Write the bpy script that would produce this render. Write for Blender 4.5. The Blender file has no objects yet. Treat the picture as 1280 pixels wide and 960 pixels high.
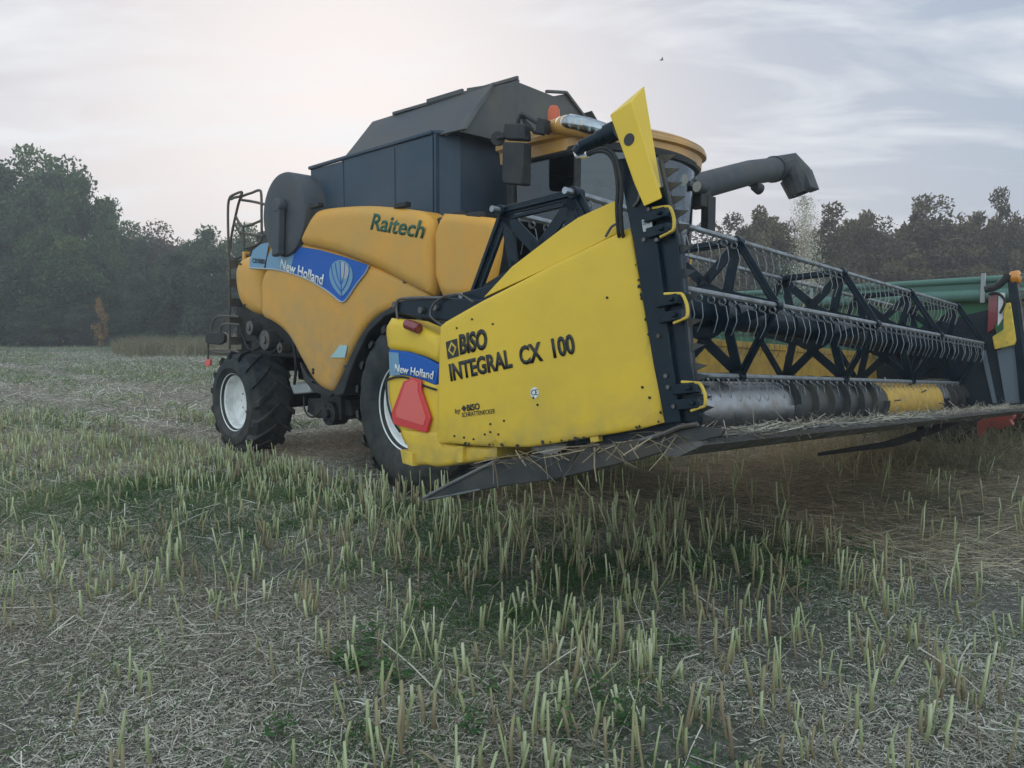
import bpy, bmesh, math, random
import numpy as np
from math import sin, cos, pi, radians, atan, atan2, sqrt
from mathutils import Vector, Matrix, geometry, noise
random.seed(7); rng = np.random.default_rng(7)
scene = bpy.context.scene
COL = scene.collection

# ------------------------------------------------------------------ camera
CAM_H = 1.73; FPX = 950.0; HOR = 412.0
PITCH = atan((480 - HOR) / FPX)
cam_d = bpy.data.cameras.new('camera'); cam = bpy.data.objects.new('camera', cam_d); COL.objects.link(cam)
cam.location = (0, 0, CAM_H); cam.rotation_euler = (pi / 2 - PITCH, 0, 0)
cam_d.sensor_width = 36; cam_d.lens = 36 * FPX / 1280; cam_d.clip_start = .05; cam_d.clip_end = 3000
scene.camera = cam

# ------------------------------------------------------------------ sky, sun, exposure
VEIL = .46
SUN_AZ = radians(-11.5); SUN_EL = radians(15)       # azimuth from the view direction (+Y), negative = left
w = bpy.data.worlds.new('World'); scene.world = w; w.use_nodes = True
nt = w.node_tree; N = nt.nodes; LK = nt.links; N.clear()
wo = N.new('ShaderNodeOutputWorld'); bg = N.new('ShaderNodeBackground'); bg.inputs[1].default_value = .10
sky = N.new('ShaderNodeTexSky'); sky.sky_type = 'NISHITA'; sky.sun_disc = False
sky.sun_elevation = SUN_EL; sky.sun_rotation = SUN_AZ
sky.altitude = 0; sky.air_density = 1.0; sky.dust_density = 2.6; sky.ozone_density = 1.6
tc = N.new('ShaderNodeTexCoord'); sep = N.new('ShaderNodeSeparateXYZ'); LK.new(tc.outputs['Generated'], sep.inputs[0])
# project the view vector on a cloud sheet high above, so clouds stretch towards the horizon
mz = N.new('ShaderNodeMath'); mz.operation = 'MAXIMUM'; mz.inputs[1].default_value = 0.0; LK.new(sep.outputs[2], mz.inputs[0])
mz2 = N.new('ShaderNodeMath'); mz2.operation = 'ADD'; mz2.inputs[1].default_value = .16; LK.new(mz.outputs[0], mz2.inputs[0])
cmb = N.new('ShaderNodeCombineXYZ')
for i in (0, 1):
    dv = N.new('ShaderNodeMath'); dv.operation = 'DIVIDE'; LK.new(sep.outputs[i], dv.inputs[0]); LK.new(mz2.outputs[0], dv.inputs[1]); LK.new(dv.outputs[0], cmb.inputs[i])
mp = N.new('ShaderNodeMapping'); mp.inputs['Rotation'].default_value = (0, 0, radians(35)); mp.inputs['Scale'].default_value = (.8, 1.9, 1); mp.inputs['Location'].default_value = (3.1, 1.4, 0)
LK.new(cmb.outputs[0], mp.inputs[0])
nz = N.new('ShaderNodeTexNoise'); nz.inputs['Scale'].default_value = 1.6; nz.inputs['Detail'].default_value = 9; nz.inputs['Roughness'].default_value = .58; nz.inputs['Distortion'].default_value = .5
LK.new(mp.outputs[0], nz.inputs['Vector'])
cr = N.new('ShaderNodeValToRGB'); cr.color_ramp.elements[0].position = .47; cr.color_ramp.elements[1].position = .72
LK.new(nz.outputs['Fac'], cr.inputs[0])
hsv = N.new('ShaderNodeHueSaturation'); hsv.inputs['Saturation'].default_value = .72; LK.new(sky.outputs[0], hsv.inputs['Color'])
tint = N.new('ShaderNodeMix'); tint.data_type = 'RGBA'; tint.blend_type = 'MULTIPLY'; tint.inputs[0].default_value = 1
tint.inputs[7].default_value = (1.03, .99, 1.0, 1); LK.new(hsv.outputs[0], tint.inputs[6])
# thin high veil: it dims the glow round the sun and evens out the dome, brighter cirrus streaks on top
def vm(op, a_, b_):
    q = N.new('ShaderNodeVectorMath'); q.operation = op
    for i_, x_ in enumerate((a_, b_)):
        if isinstance(x_, tuple): q.inputs[i_].default_value = x_
        else: LK.new(x_, q.inputs[i_])
    return q.outputs[0]
soft = vm('DIVIDE', tint.outputs[2], vm('ADD', vm('MULTIPLY', tint.outputs[2], (.096, .118, .152)), (1, 1, 1)))
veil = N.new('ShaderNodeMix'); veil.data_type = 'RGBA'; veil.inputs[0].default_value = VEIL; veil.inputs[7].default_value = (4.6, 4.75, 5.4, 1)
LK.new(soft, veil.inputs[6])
# added fill light: unseen sky behind the camera and overhead, brighter and bluer
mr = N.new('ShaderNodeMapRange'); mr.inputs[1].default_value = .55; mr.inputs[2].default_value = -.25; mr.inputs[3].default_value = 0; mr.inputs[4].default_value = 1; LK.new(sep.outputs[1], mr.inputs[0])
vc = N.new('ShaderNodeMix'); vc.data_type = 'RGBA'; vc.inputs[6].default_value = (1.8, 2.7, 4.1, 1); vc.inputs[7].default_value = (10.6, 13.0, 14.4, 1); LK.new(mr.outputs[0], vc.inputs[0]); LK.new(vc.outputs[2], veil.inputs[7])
cf = N.new('ShaderNodeMath'); cf.operation = 'MULTIPLY'; cf.inputs[1].default_value = .8; LK.new(cr.outputs[0], cf.inputs[0])
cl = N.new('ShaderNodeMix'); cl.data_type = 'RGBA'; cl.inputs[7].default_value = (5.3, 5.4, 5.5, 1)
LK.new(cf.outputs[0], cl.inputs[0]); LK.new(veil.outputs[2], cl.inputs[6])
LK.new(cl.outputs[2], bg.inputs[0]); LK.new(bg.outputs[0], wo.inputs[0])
sun_d = bpy.data.lights.new('sun', 'SUN'); sun_d.energy = .9; sun_d.angle = radians(12); sun_d.color = (1, .80, .60)
sun = bpy.data.objects.new('sun', sun_d); COL.objects.link(sun)
sdir = Vector((sin(SUN_AZ) * cos(SUN_EL), cos(SUN_AZ) * cos(SUN_EL), sin(SUN_EL)))
sun.rotation_euler = sdir.to_track_quat('Z', 'Y').to_euler()
vs = scene.view_settings; vs.view_transform = 'Standard'; vs.look = 'None'; vs.gamma = 1; vs.use_curve_mapping = False
vs.exposure = 0.94
scene.cycles.max_bounces = 6; scene.cycles.transparent_max_bounces = 12; scene.cycles.volume_bounces = 0
scene.cycles.use_denoising = True

# ------------------------------------------------------------------ materials
def mat(name, col, rough=.5, metal=0, var=None, vscale=4, vpos=(.35, .7), bump=0, bscale=30, spec=.5, coat=0, spots=None, spot_scale=14, spot_at=(.70, .73), coords='Object', grime=None):
    m = bpy.data.materials.new(name); m.use_nodes = True; t = m.node_tree; b = t.nodes['Principled BSDF']
    b.inputs['Base Color'].default_value = (*col, 1); b.inputs['Roughness'].default_value = rough; b.inputs['Metallic'].default_value = metal
    b.inputs['Specular IOR Level'].default_value = spec; b.inputs['Coat Weight'].default_value = coat; b.inputs['Coat Roughness'].default_value = .15
    co = t.nodes.new('ShaderNodeTexCoord'); last = None
    def ns(scale, detail=6):
        n = t.nodes.new('ShaderNodeTexNoise'); n.inputs['Scale'].default_value = scale; n.inputs['Detail'].default_value = detail; n.inputs['Roughness'].default_value = .6
        t.links.new(co.outputs[coords], n.inputs['Vector']); return n
    if var:
        n = ns(vscale); r = t.nodes.new('ShaderNodeMapRange'); r.inputs[1].default_value, r.inputs[2].default_value = vpos
        t.links.new(n.outputs['Fac'], r.inputs[0])
        mx = t.nodes.new('ShaderNodeMix'); mx.data_type = 'RGBA'; mx.inputs[6].default_value = (*col, 1); mx.inputs[7].default_value = (*var, 1)
        t.links.new(r.outputs[0], mx.inputs[0]); last = mx.outputs[2]
        rr = t.nodes.new('ShaderNodeMapRange'); rr.inputs[3].default_value = rough; rr.inputs[4].default_value = min(1, rough + .3)
        t.links.new(r.outputs[0], rr.inputs[0]); t.links.new(rr.outputs[0], b.inputs['Roughness'])
    if spots:
        n = ns(spot_scale, 8); r = t.nodes.new('ShaderNodeMapRange'); r.inputs[1].default_value, r.inputs[2].default_value = spot_at
        t.links.new(n.outputs['Fac'], r.inputs[0])
        mx = t.nodes.new('ShaderNodeMix'); mx.data_type = 'RGBA'; mx.inputs[6].default_value = (*col, 1); mx.inputs[7].default_value = (*spots, 1)
        if last: t.links.new(last, mx.inputs[6])
        t.links.new(r.outputs[0], mx.inputs[0]); last = mx.outputs[2]
    if grime:      # dust and chaff film splashed up from below: (from z, to z, colour)
        sp = t.nodes.new('ShaderNodeSeparateXYZ'); t.links.new(co.outputs['Object'], sp.inputs[0])
        r = t.nodes.new('ShaderNodeMapRange'); r.inputs[1].default_value = grime[1]; r.inputs[2].default_value = grime[0]; r.inputs[3].default_value = .10; t.links.new(sp.outputs[2], r.inputs[0])
        n = ns(7, 10); mp_ = t.nodes.new('ShaderNodeMapRange'); mp_.inputs[1].default_value = .30; mp_.inputs[2].default_value = .62; t.links.new(n.outputs['Fac'], mp_.inputs[0])
        mu = t.nodes.new('ShaderNodeMath'); mu.operation = 'MULTIPLY'; t.links.new(r.outputs[0], mu.inputs[0]); t.links.new(mp_.outputs[0], mu.inputs[1])
        m2 = t.nodes.new('ShaderNodeMath'); m2.operation = 'MULTIPLY'; m2.inputs[1].default_value = .62; t.links.new(mu.outputs[0], m2.inputs[0])
        mx = t.nodes.new('ShaderNodeMix'); mx.data_type = 'RGBA'; mx.inputs[6].default_value = (*col, 1); mx.inputs[7].default_value = (*grime[2], 1)
        if last: t.links.new(last, mx.inputs[6])
        t.links.new(m2.outputs[0], mx.inputs[0]); last = mx.outputs[2]
    if last: t.links.new(last, b.inputs['Base Color'])
    if bump:
        n = ns(bscale); bp = t.nodes.new('ShaderNodeBump'); bp.inputs['Strength'].default_value = bump; bp.inputs['Distance'].default_value = .02
        t.links.new(n.outputs['Fac'], bp.inputs['Height']); t.links.new(bp.outputs[0], b.inputs['Normal'])
    return m

M = {}
M['orange'] = mat('body_paint', (.70, .335, .036), .36, var=(.56, .33, .09), vscale=1.6, bump=.05, bscale=5, coat=.05, spec=.3, grime=(.9, 2.3, (.30, .25, .17)), spots=(.30, .21, .10), spot_scale=9, spot_at=(.68, .80))
M['roof'] = mat('roof_paint', (.58, .29, .055), .35, var=(.38, .23, .09), vscale=2, coat=.2)
M['yellow'] = mat('header_paint', (.78, .51, .026), .38, var=(.66, .45, .045), vscale=1.3, vpos=(.42, .75), bump=.22, bscale=2.0, spec=.45, grime=(-.15, .20, (.32, .24, .10)), spots=(.12, .085, .03), spot_scale=11, spot_at=(.735, .755))
M['yellow_plain'] = mat('guard_paint', (.74, .50, .06), .5, var=(.45, .33, .06), vscale=9, spots=(.10, .07, .03), spot_scale=22, spot_at=(.66, .69))
M['navy'] = mat('header_dark_paint', (.004, .014, .024), .30, spec=.2, var=(.022, .030, .036), vscale=5, vpos=(.45, .8), spots=(.07, .065, .055), spot_scale=26, spot_at=(.70, .78))
M['navy_matte'] = mat('header_dark_sheet', (.005, .014, .024), .5, spec=.3, var=(.03, .038, .045), vscale=3)
M['bluegrey'] = mat('blue_grey_sheet', (.12, .16, .20), .45, var=(.16, .18, .19), vscale=3)
M['tank'] = mat('tank_plastic', (.034, .060, .090), .45, spec=.3, var=(.085, .10, .118), vscale=1.4, vpos=(.38, .8), bump=.06, bscale=4)
M['ext'] = mat('tank_extension_sheet', (.060, .068, .076), .5, spec=.3, var=(.12, .115, .105), vscale=1.8, bump=.05, bscale=4)
M['drum'] = mat('drum_sheet', (.045, .058, .076), .5, spec=.3, var=(.10, .10, .10), vscale=3, bump=.04)
M['black'] = mat('black_plastic', (.010, .015, .020), .45, spec=.3, var=(.05, .048, .044), vscale=6)
M['chassis'] = mat('chassis_paint', (.012, .017, .021), .6, spec=.25, var=(.065, .058, .048), vscale=4, bump=.2, bscale=20)
M['rail'] = mat('rail_paint', (.05, .055, .055), .5, var=(.14, .11, .07), vscale=10)
M['rubber'] = mat('tyre_rubber', (.012, .020, .027), .65, spec=.25, grime=(-.2, 1.2, (.13, .115, .09)), var=(.075, .072, .066), vscale=5, vpos=(.4, .8), bump=.15, bscale=30)
M['rim'] = mat('rim_paint', (.80, .81, .80), .4, var=(.42, .42, .39), vscale=5, vpos=(.45, .8), spots=(.2, .18, .14), spot_scale=12, spot_at=(.66, .75))
M['steel'] = mat('bare_steel', (.42, .43, .45), .30, 1, var=(.30, .27, .24), vscale=6)
M['bar'] = mat('bar_steel', (.34, .37, .40), .36, .75, var=(.2, .19, .18), vscale=8)
M['dullsteel'] = mat('dull_steel', (.16, .165, .17), .45, .7, var=(.12, .095, .07), vscale=7)
M['worn'] = mat('skid_steel', (.035, .040, .044), .5, .3, var=(.12, .105, .085), vscale=3, vpos=(.4, .8))
M['wire'] = mat('tine_wire', (.22, .235, .24), .35, .6)
M['augeryellow'] = mat('auger_yellow', (.60, .36, .05), .5, var=(.38, .24, .07), vscale=8)
M['blue'] = mat('decal_blue', (.008, .10, .42), .5, spec=.3)
M['bluelite'] = mat('decal_light_blue', (.15, .30, .44), .5)
M['silver'] = mat('decal_silver', (.38, .40, .40), .35)
M['white'] = mat('decal_white', (.72, .74, .74), .4)
M['cyan'] = mat('sticker_cyan', (.35, .55, .58), .4)
M['ink'] = mat('decal_black', (.012, .014, .014), .45)
M['greenink'] = mat('decal_green', (.012, .09, .05), .45)
M['red'] = mat('reflector_red', (.62, .035, .035), .35, coat=.3)
M['salmon'] = mat('reflector_salmon', (.72, .13, .11), .45)
M['darkred'] = mat('lamp_dark_red', (.20, .02, .025), .25, coat=.5)
M['amber'] = mat('beacon_amber', (.50, .085, .02), .35, coat=.1)
M['orangelamp'] = mat('lamp_orange', (.62, .23, .02), .3, coat=.4)
M['green'] = mat('trailer_paint', (.035, .165, .080), .42, var=(.06, .14, .09), vscale=.9, bump=.05, bscale=3)
M['greenlite'] = mat('trailer_tarp', (.085, .19, .15), .6, var=(.12, .22, .19), vscale=1.5, bump=.2, bscale=4)
M['hitchred'] = mat('hitch_paint', (.55, .13, .11), .5, var=(.38, .14, .12), vscale=5)
M['chrome'] = mat('fitting_chrome', (.7, .7, .68), .2, 1)
M['seat'] = mat('seat_cloth', (.03, .035, .05), .9)
M['spout'] = mat('spout_paint', (.028, .036, .045), .5, spec=.3, var=(.11, .105, .095), vscale=2)
M['bark'] = mat('bark', (.055, .045, .035), .9, var=(.09, .08, .065), vscale=8, bump=.5)
M['grain'] = mat('grain', (.34, .27, .15), .8)

def glass_mat(name, col, refl=.35):
    m = bpy.data.materials.new(name); m.use_nodes = True; t = m.node_tree; t.nodes.clear()
    o = t.nodes.new('ShaderNodeOutputMaterial'); mx = t.nodes.new('ShaderNodeMixShader'); tr = t.nodes.new('ShaderNodeBsdfTransparent'); gl = t.nodes.new('ShaderNodeBsdfGlossy')
    fr = t.nodes.new('ShaderNodeFresnel'); fr.inputs[0].default_value = 1.6
    ad = t.nodes.new('ShaderNodeMath'); ad.operation = 'MULTIPLY_ADD'; ad.inputs[1].default_value = 1.2; ad.inputs[2].default_value = refl * .3
    t.links.new(fr.outputs[0], ad.inputs[0]); t.links.new(ad.outputs[0], mx.inputs[0])
    tr.inputs[0].default_value = (*col, 1); gl.inputs[0].default_value = (.85, .92, 1, 1); gl.inputs[1].default_value = .06
    t.links.new(tr.outputs[0], mx.inputs[1]); t.links.new(gl.outputs[0], mx.inputs[2]); t.links.new(mx.outputs[0], o.inputs[0]); return m
M['glass'] = glass_mat('tinted_glass', (.42, .60, .56), .1)
M['sideglass'] = glass_mat('side_glass', (.05, .11, .15), .0)
M['lens'] = glass_mat('lamp_lens', (.75, .8, .82), .9)

def tint_mat(name, stops, rough=.75, trans=.25):
    """matte plant stuff whose own colour varies per blade through the 'tint' attribute"""
    m = bpy.data.materials.new(name); m.use_nodes = True; t = m.node_tree; b = t.nodes['Principled BSDF']; out = t.nodes['Material Output']
    at = t.nodes.new('ShaderNodeAttribute'); at.attribute_name = 'tint'
    r = t.nodes.new('ShaderNodeValToRGB'); e = r.color_ramp.elements
    e[0].position = stops[0][0]; e[0].color = (*stops[0][1], 1); e[1].position = stops[-1][0]; e[1].color = (*stops[-1][1], 1)
    for p, c in stops[1:-1]:
        q = e.new(p); q.color = (*c, 1)
    t.links.new(at.outputs['Fac'], r.inputs[0]); t.links.new(r.outputs[0], b.inputs['Base Color']); b.inputs['Roughness'].default_value = rough
    b.inputs['Specular IOR Level'].default_value = .25
    if trans:
        tl = t.nodes.new('ShaderNodeBsdfTranslucent'); t.links.new(r.outputs[0], tl.inputs[0]); mx = t.nodes.new('ShaderNodeMixShader'); mx.inputs[0].default_value = trans
        t.links.new(b.outputs[0], mx.inputs[1]); t.links.new(tl.outputs[0], mx.inputs[2]); t.links.new(mx.outputs[0], out.inputs[0])
    return m
M['leafdark'] = tint_mat('leaf_dark', [(0, (.028, .062, .030)), (.6, (.065, .118, .042)), (1, (.15, .19, .07))])
M['leafmid'] = tint_mat('leaf_grey_green', [(0, (.045, .070, .045)), (.6, (.080, .110, .065)), (1, (.13, .15, .085))])
M['leafdry'] = tint_mat('leaf_brown_green', [(0, (.075, .062, .036)), (.6, (.135, .110, .058)), (1, (.24, .19, .10))])
M['leafsunlit'] = tint_mat('leaf_painted_sunlit', [(0, (.16, .10, .03)), (1, (.48, .31, .11))])  # evening sunlight on the leaves, painted in as an orange leaf colour
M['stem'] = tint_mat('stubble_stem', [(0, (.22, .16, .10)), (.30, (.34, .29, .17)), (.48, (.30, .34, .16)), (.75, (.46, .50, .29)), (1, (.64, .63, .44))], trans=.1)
M['straw'] = tint_mat('straw_litter', [(0, (.12, .10, .075)), (.3, (.31, .28, .22)), (.7, (.52, .49, .40)), (1, (.72, .70, .61))], trans=.1)
M['goldstraw'] = tint_mat('straw_swath', [(0, (.15, .115, .075)), (.5, (.36, .29, .19)), (1, (.56, .48, .34))], trans=.1)
M['blade'] = tint_mat('grass_blade', [(0, (.030, .085, .030)), (.5, (.070, .155, .050)), (.8, (.14, .21, .08)), (1, (.26, .29, .14))], trans=.3)
M['drygrass'] = tint_mat('dry_grass_blade', [(0, (.11, .115, .06)), (.5, (.26, .235, .14)), (1, (.46, .40, .27))], trans=.3)

# ------------------------------------------------------------------ tagging and mesh helpers
def tag(o, label=None, cat=None, group=None, kind=None):
    if label: o['label'] = label
    if cat: o['category'] = cat
    if group: o['group'] = group
    if kind: o['kind'] = kind
    return o
def empty(name, mw, label, cat, group=None):
    o = bpy.data.objects.new(name, None); COL.objects.link(o); o.empty_display_size = .2
    o.matrix_world = mw; tag(o, label, cat, group); return o
class MB:
    def __init__(s): s.v = []; s.f = []
    def add(s, vs, fs):
        k = len(s.v); s.v += [tuple(v) for v in vs]; s.f += [tuple(i + k for i in f) for f in fs]; return s
    def box(s, lo, hi, mtx=None):
        (x0, y0, z0), (x1, y1, z1) = lo, hi
        vs = [Vector(p) for p in ((x0, y0, z0), (x1, y0, z0), (x1, y1, z0), (x0, y1, z0), (x0, y0, z1), (x1, y0, z1), (x1, y1, z1), (x0, y1, z1))]
        if mtx: vs = [mtx @ v for v in vs]
        return s.add(vs, [(3, 2, 1, 0), (4, 5, 6, 7), (0, 1, 5, 4), (1, 2, 6, 5), (2, 3, 7, 6), (3, 0, 4, 7)])
    def beam(s, p, q, wdt, hgt, up=(0, 0, 1)):
        p = Vector(p); q = Vector(q); d = (q - p); L_ = d.length; d.normalize(); u = Vector(up)
        sd = d.cross(u); sd.normalize(); u = sd.cross(d)
        m = Matrix(((d.x, sd.x, u.x, p.x), (d.y, sd.y, u.y, p.y), (d.z, sd.z, u.z, p.z), (0, 0, 0, 1)))
        return s.box((0, -wdt / 2, -hgt / 2), (L_, wdt / 2, hgt / 2), m)
    def prism(s, pts, n):
        """closed polygon pts (3D, planar) extruded by vector n"""
        k = len(pts); n = Vector(n); A = [Vector(p) for p in pts]; vs = A + [p + n for p in A]
        nor = Vector((0, 0, 0))
        for i in range(k): nor += A[i].cross(A[(i + 1) % k])
        tri = geometry.tessellate_polygon([A]); fs = []
        for t in tri:
            a, b, c = t
            tn = (A[b] - A[a]).cross(A[c] - A[a])
            if tn.dot(n) > 0: a, c = c, a
            fs += [(a, b, c), (c + k, b + k, a + k)]
        fl = nor.dot(n) > 0
        for i in range(k):
            j = (i + 1) % k
            fs.append((i, j, j + k, i + k) if fl else (j, i, i + k, j + k))
        return s.add(vs, fs)
    def tube(s, path, r, n=8, cap=True):
        P = [Vector(p) for p in path]; R = r if isinstance(r, (list, tuple)) else [r] * len(P); k = len(s.v); prev = None
        for i, p in enumerate(P):
            d = (P[min(i + 1, len(P) - 1)] - P[max(i - 1, 0)]).normalized()
            if prev is None:
                u = d.orthogonal().normalized()
            else:
                u = (prev - d * prev.dot(d)); u = u.normalized() if u.length > 1e-6 else d.orthogonal().normalized()
            prev = u; v = d.cross(u)
            for j in range(n):
                a = 2 * pi * j / n; s.v.append(tuple(p + (u * cos(a) + v * sin(a)) * R[i]))
        for i in range(len(P) - 1):
            for j in range(n):
                a = k + i * n + j; b = k + i * n + (j + 1) % n; s.f.append((a, b, b + n, a + n))
        if cap:
            s.f.append(tuple(k + j for j in range(n))[::-1]); e = k + (len(P) - 1) * n; s.f.append(tuple(e + j for j in range(n)))
        return s
    def cyl(s, p, q, r, n=24, r2=None): return s.tube([p, q], [r, r if r2 is None else r2], n)
    def lathe(s, prof, c, axis='b', n=48, closed=False):
        """prof: (radius, offset along axis) ; axis b = machine lateral"""
        k = len(s.v); m = len(prof); c = Vector(c)
        for i in range(n):
            a = 2 * pi * i / n
            for r, o in prof:
                if axis == 'b': s.v.append((c.x + r * cos(a), c.y + o, c.z + r * sin(a)))
                else: s.v.append((c.x + r * cos(a), c.y + r * sin(a), c.z + o))
        for i in range(n):
            i2 = (i + 1) % n
            for j in range(m if closed else m - 1):
                j2 = (j + 1) % m; s.f.append((k + i * m + j, k + i2 * m + j, k + i2 * m + j2, k + i * m + j2))
        return s
    def build(s, name, m, parent=None, smooth=35, bevel=0, seg=2):
        me = bpy.data.meshes.new(name); me.from_pydata(s.v, [], s.f); me.update()
        bm = bmesh.new(); bm.from_mesh(me); bmesh.ops.recalc_face_normals(bm, faces=bm.faces); bm.to_mesh(me); bm.free()
        if smooth:
            me.polygons.foreach_set('use_smooth', [True] * len(me.polygons)); me.set_sharp_from_angle(angle=radians(smooth))
        me.materials.append(m); o = bpy.data.objects.new(name, me); COL.objects.link(o)
        if parent: o.parent = parent
        if bevel:
            b = o.modifiers.new('bevel', 'BEVEL'); b.width = bevel; b.segments = seg; b.limit_method = 'ANGLE'; b.angle_limit = radians(40); b.harden_normals = False
        return o
def each(name, mbs, m, parent, **k):
    """every piece a part of its own"""
    return [q.build(name, m, parent, **k) for q in mbs]
def copy_tree(o, parent=None):
    c = o.copy(); COL.objects.link(c)
    if parent: c.parent = parent
    for ch in list(o.children): copy_tree(ch, c)
    return c
def chaikin(p, it=2):
    for _ in range(it):
        q = []
        for i in range(len(p)):
            a = p[i]; b = p[(i + 1) % len(p)]
            q += [(.75 * a[0] + .25 * b[0], .75 * a[1] + .25 * b[1]), (.25 * a[0] + .75 * b[0], .25 * a[1] + .75 * b[1])]
        p = q
    return p
def spline(P, n=6):
    P = [Vector(p) for p in P]; out = []
    for i in range(len(P) - 1):
        a = P[max(i - 1, 0)]; b = P[i]; c = P[i + 1]; d = P[min(i + 2, len(P) - 1)]
        for k in range(n):
            t = k / n; out.append(.5 * ((2 * b) + (c - a) * t + (2 * a - 5 * b + 4 * c - d) * t * t + (3 * b - a - 3 * c + d) * t ** 3))
    out.append(P[-1]); return out

# ------------------------------------------------------------------ the two machine frames: (a forward, b to the far side, z up)
Fv = Vector((.716, -.698, 0)).normalized(); Lv = Vector((-Fv.y, Fv.x, 0)); Uv = Vector((0, 0, 1))
O_B = Vector((-1.115, 7.85, 0))
rl = radians(3.0); pt = radians(9.0)
Lh = Lv * cos(rl) - Uv * sin(rl); Fh = Fv * cos(pt) + Uv * sin(pt); Fh = (Fh - Lh * Fh.dot(Lh)).normalized(); Uh = Fh.cross(Lh)
O_H = O_B - 1.75 * Lv + 2.3 * Fv + 1.0 * Uv
CAMV = Vector((0, 0, CAM_H))
class Frame:
    def __init__(s, O, F, L, U): s.O = O; s.F = F; s.L = L; s.U = U; s.m = Matrix(((F.x, L.x, U.x, O.x), (F.y, L.y, U.y, O.y), (F.z, L.z, U.z, O.z), (0, 0, 0, 1)))
    def at(s, px, py, b=None, a=None, z=None):
        """reading of the photograph at (px, py) on one real plane of the machine"""
        x = (px - 640) / FPX; y = (480 - py) / FPX
        d = Vector((x, cos(PITCH) + y * sin(PITCH), -sin(PITCH) + y * cos(PITCH)))
        if b is not None: n, P = s.L, s.O + s.L * b
        elif a is not None: n, P = s.F, s.O + s.F * a
        else: n, P = s.U, s.O + s.U * z
        t = (P - CAMV).dot(n) / d.dot(n); q = CAMV + d * t - s.O
        return Vector((q.dot(s.F), q.dot(s.L), q.dot(s.U)))
    def poly(s, pts, b): return [s.at(x, y, b=b) for x, y in pts]
FB = Frame(O_B, Fv, Lv, Uv); FH = Frame(O_H, Fh, Lh, Uh)

def pillow(fr, px, b0, depth, wd, step=.09, thick=.05, soft=2, out=-1):
    """sheet-metal panel: traced outline in the side plane, crowned face, returned edges"""
    o2 = [(p.x, p.z) for p in fr.poly(px, b0)]
    if soft: o2 = chaikin(o2, soft)
    return crowned(o2, b0, depth, wd, step, thick, out)
def crowned(o2, b0, depth, wd, step=.09, thick=.05, out=-1):
    n = len(o2); P = [Vector(p) for p in o2]
    # resample the boundary
    Q = []
    for i in range(n):
        a = P[i]; b = P[(i + 1) % n]; k = max(1, int((b - a).length / (step * .8)))
        for j in range(k): Q.append(a.lerp(b, j / k))
    n = len(Q); E = np.array([[q.x, q.y] for q in Q]); E2 = np.roll(E, -1, 0)
    def dist(x, y):
        d = E2 - E; tt = np.clip(((x - E[:, 0]) * d[:, 0] + (y - E[:, 1]) * d[:, 1]) / np.maximum((d ** 2).sum(1), 1e-9), 0, 1)
        return float(np.sqrt(((E[:, 0] + tt * d[:, 0] - x) ** 2 + (E[:, 1] + tt * d[:, 1] - y) ** 2).min()))
    pts = list(Q); x0, y0 = E.min(0); x1, y1 = E.max(0)
    area = sum(Q[i].cross(Q[(i + 1) % n]) for i in range(n))
    # inner offset loops keep the rounding even along the edge
    def inside(x, y):
        c = False
        for i in range(n):
            (ax, ay), (bx, by) = E[i], E2[i]
            if (ay > y) != (by > y) and x < (bx - ax) * (y - ay) / (by - ay) + ax: c = not c
        return c
    for fr_ in (.12, .35, .7, 1.0):
        for i in range(0, n):
            tg = (Q[(i + 1) % n] - Q[i - 1]).normalized(); nn = Vector((-tg.y, tg.x)) * (1 if area > 0 else -1); q = Q[i] + nn * wd * fr_
            if inside(q.x, q.y) and dist(q.x, q.y) > wd * fr_ * .93: pts.append(q)
    x = x0 + step / 2
    while x < x1:
        y = y0 + step / 2
        while y < y1:
            if inside(x, y) and dist(x, y) > wd * 1.15: pts.append(Vector((x, y)))
            y += step
        x += step
    vs, es, fs, *_ = geometry.delaunay_2d_cdt(pts, [], [list(range(n)) if area > 0 else list(range(n))[::-1]], 1, 1e-5)
    V = []
    for v in vs:
        t = min(dist(v.x, v.y) / wd, 1); h = sqrt(max(0, 1 - (1 - t) ** 2)); V.append((v.x, b0 - out * depth * (1 - h), v.y))
    mb = MB(); mb.add(V, fs)
    mb2 = [(q.x, b0 - out * depth, q.y) for q in Q] + [(q.x, b0 - out * (depth + thick), q.y) for q in Q]
    mb.add(mb2, [(i, (i + 1) % n, (i + 1) % n + n, i + n) for i in range(n)])
    return mb
def slab(fr, px, b0, thick=.03):
    return MB().prism(fr.poly(px, b0), (0, thick, 0))
def text_mesh(fr, s, name, m, parent, bl, br, tl, b, extr=.002, bold=.0):
    """lettering laid on a side plane between three measured corners"""
    cu = bpy.data.curves.new(name, 'FONT'); cu.body = s; cu.size = 1; cu.resolution_u = 3; cu.offset = bold
    to = bpy.data.objects.new(name, cu); COL.objects.link(to); bpy.context.view_layer.update()
    me = bpy.data.meshes.new_from_object(to.evaluated_get(bpy.context.evaluated_depsgraph_get()))
    bpy.data.objects.remove(to); co = np.array([v.co[:] for v in me.vertices]); x0, y0 = co[:, 0].min(), co[:, 1].min(); x1, y1 = co[:, 0].max(), co[:, 1].max()
    A = fr.at(*bl, b=b); X = fr.at(*br, b=b) - A; Y = fr.at(*tl, b=b) - A
    for v, c in zip(me.vertices, co):
        v.co = A + X * ((c[0] - x0) / (x1 - x0)) + Y * ((c[1] - y0) / (y1 - y0))
    me.materials.clear(); me.materials.append(m)
    o = bpy.data.objects.new(name, me); COL.objects.link(o); o.parent = parent
    sm = o.modifiers.new('solid', 'SOLIDIFY'); sm.thickness = extr; sm.offset = 0
    return o
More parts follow.
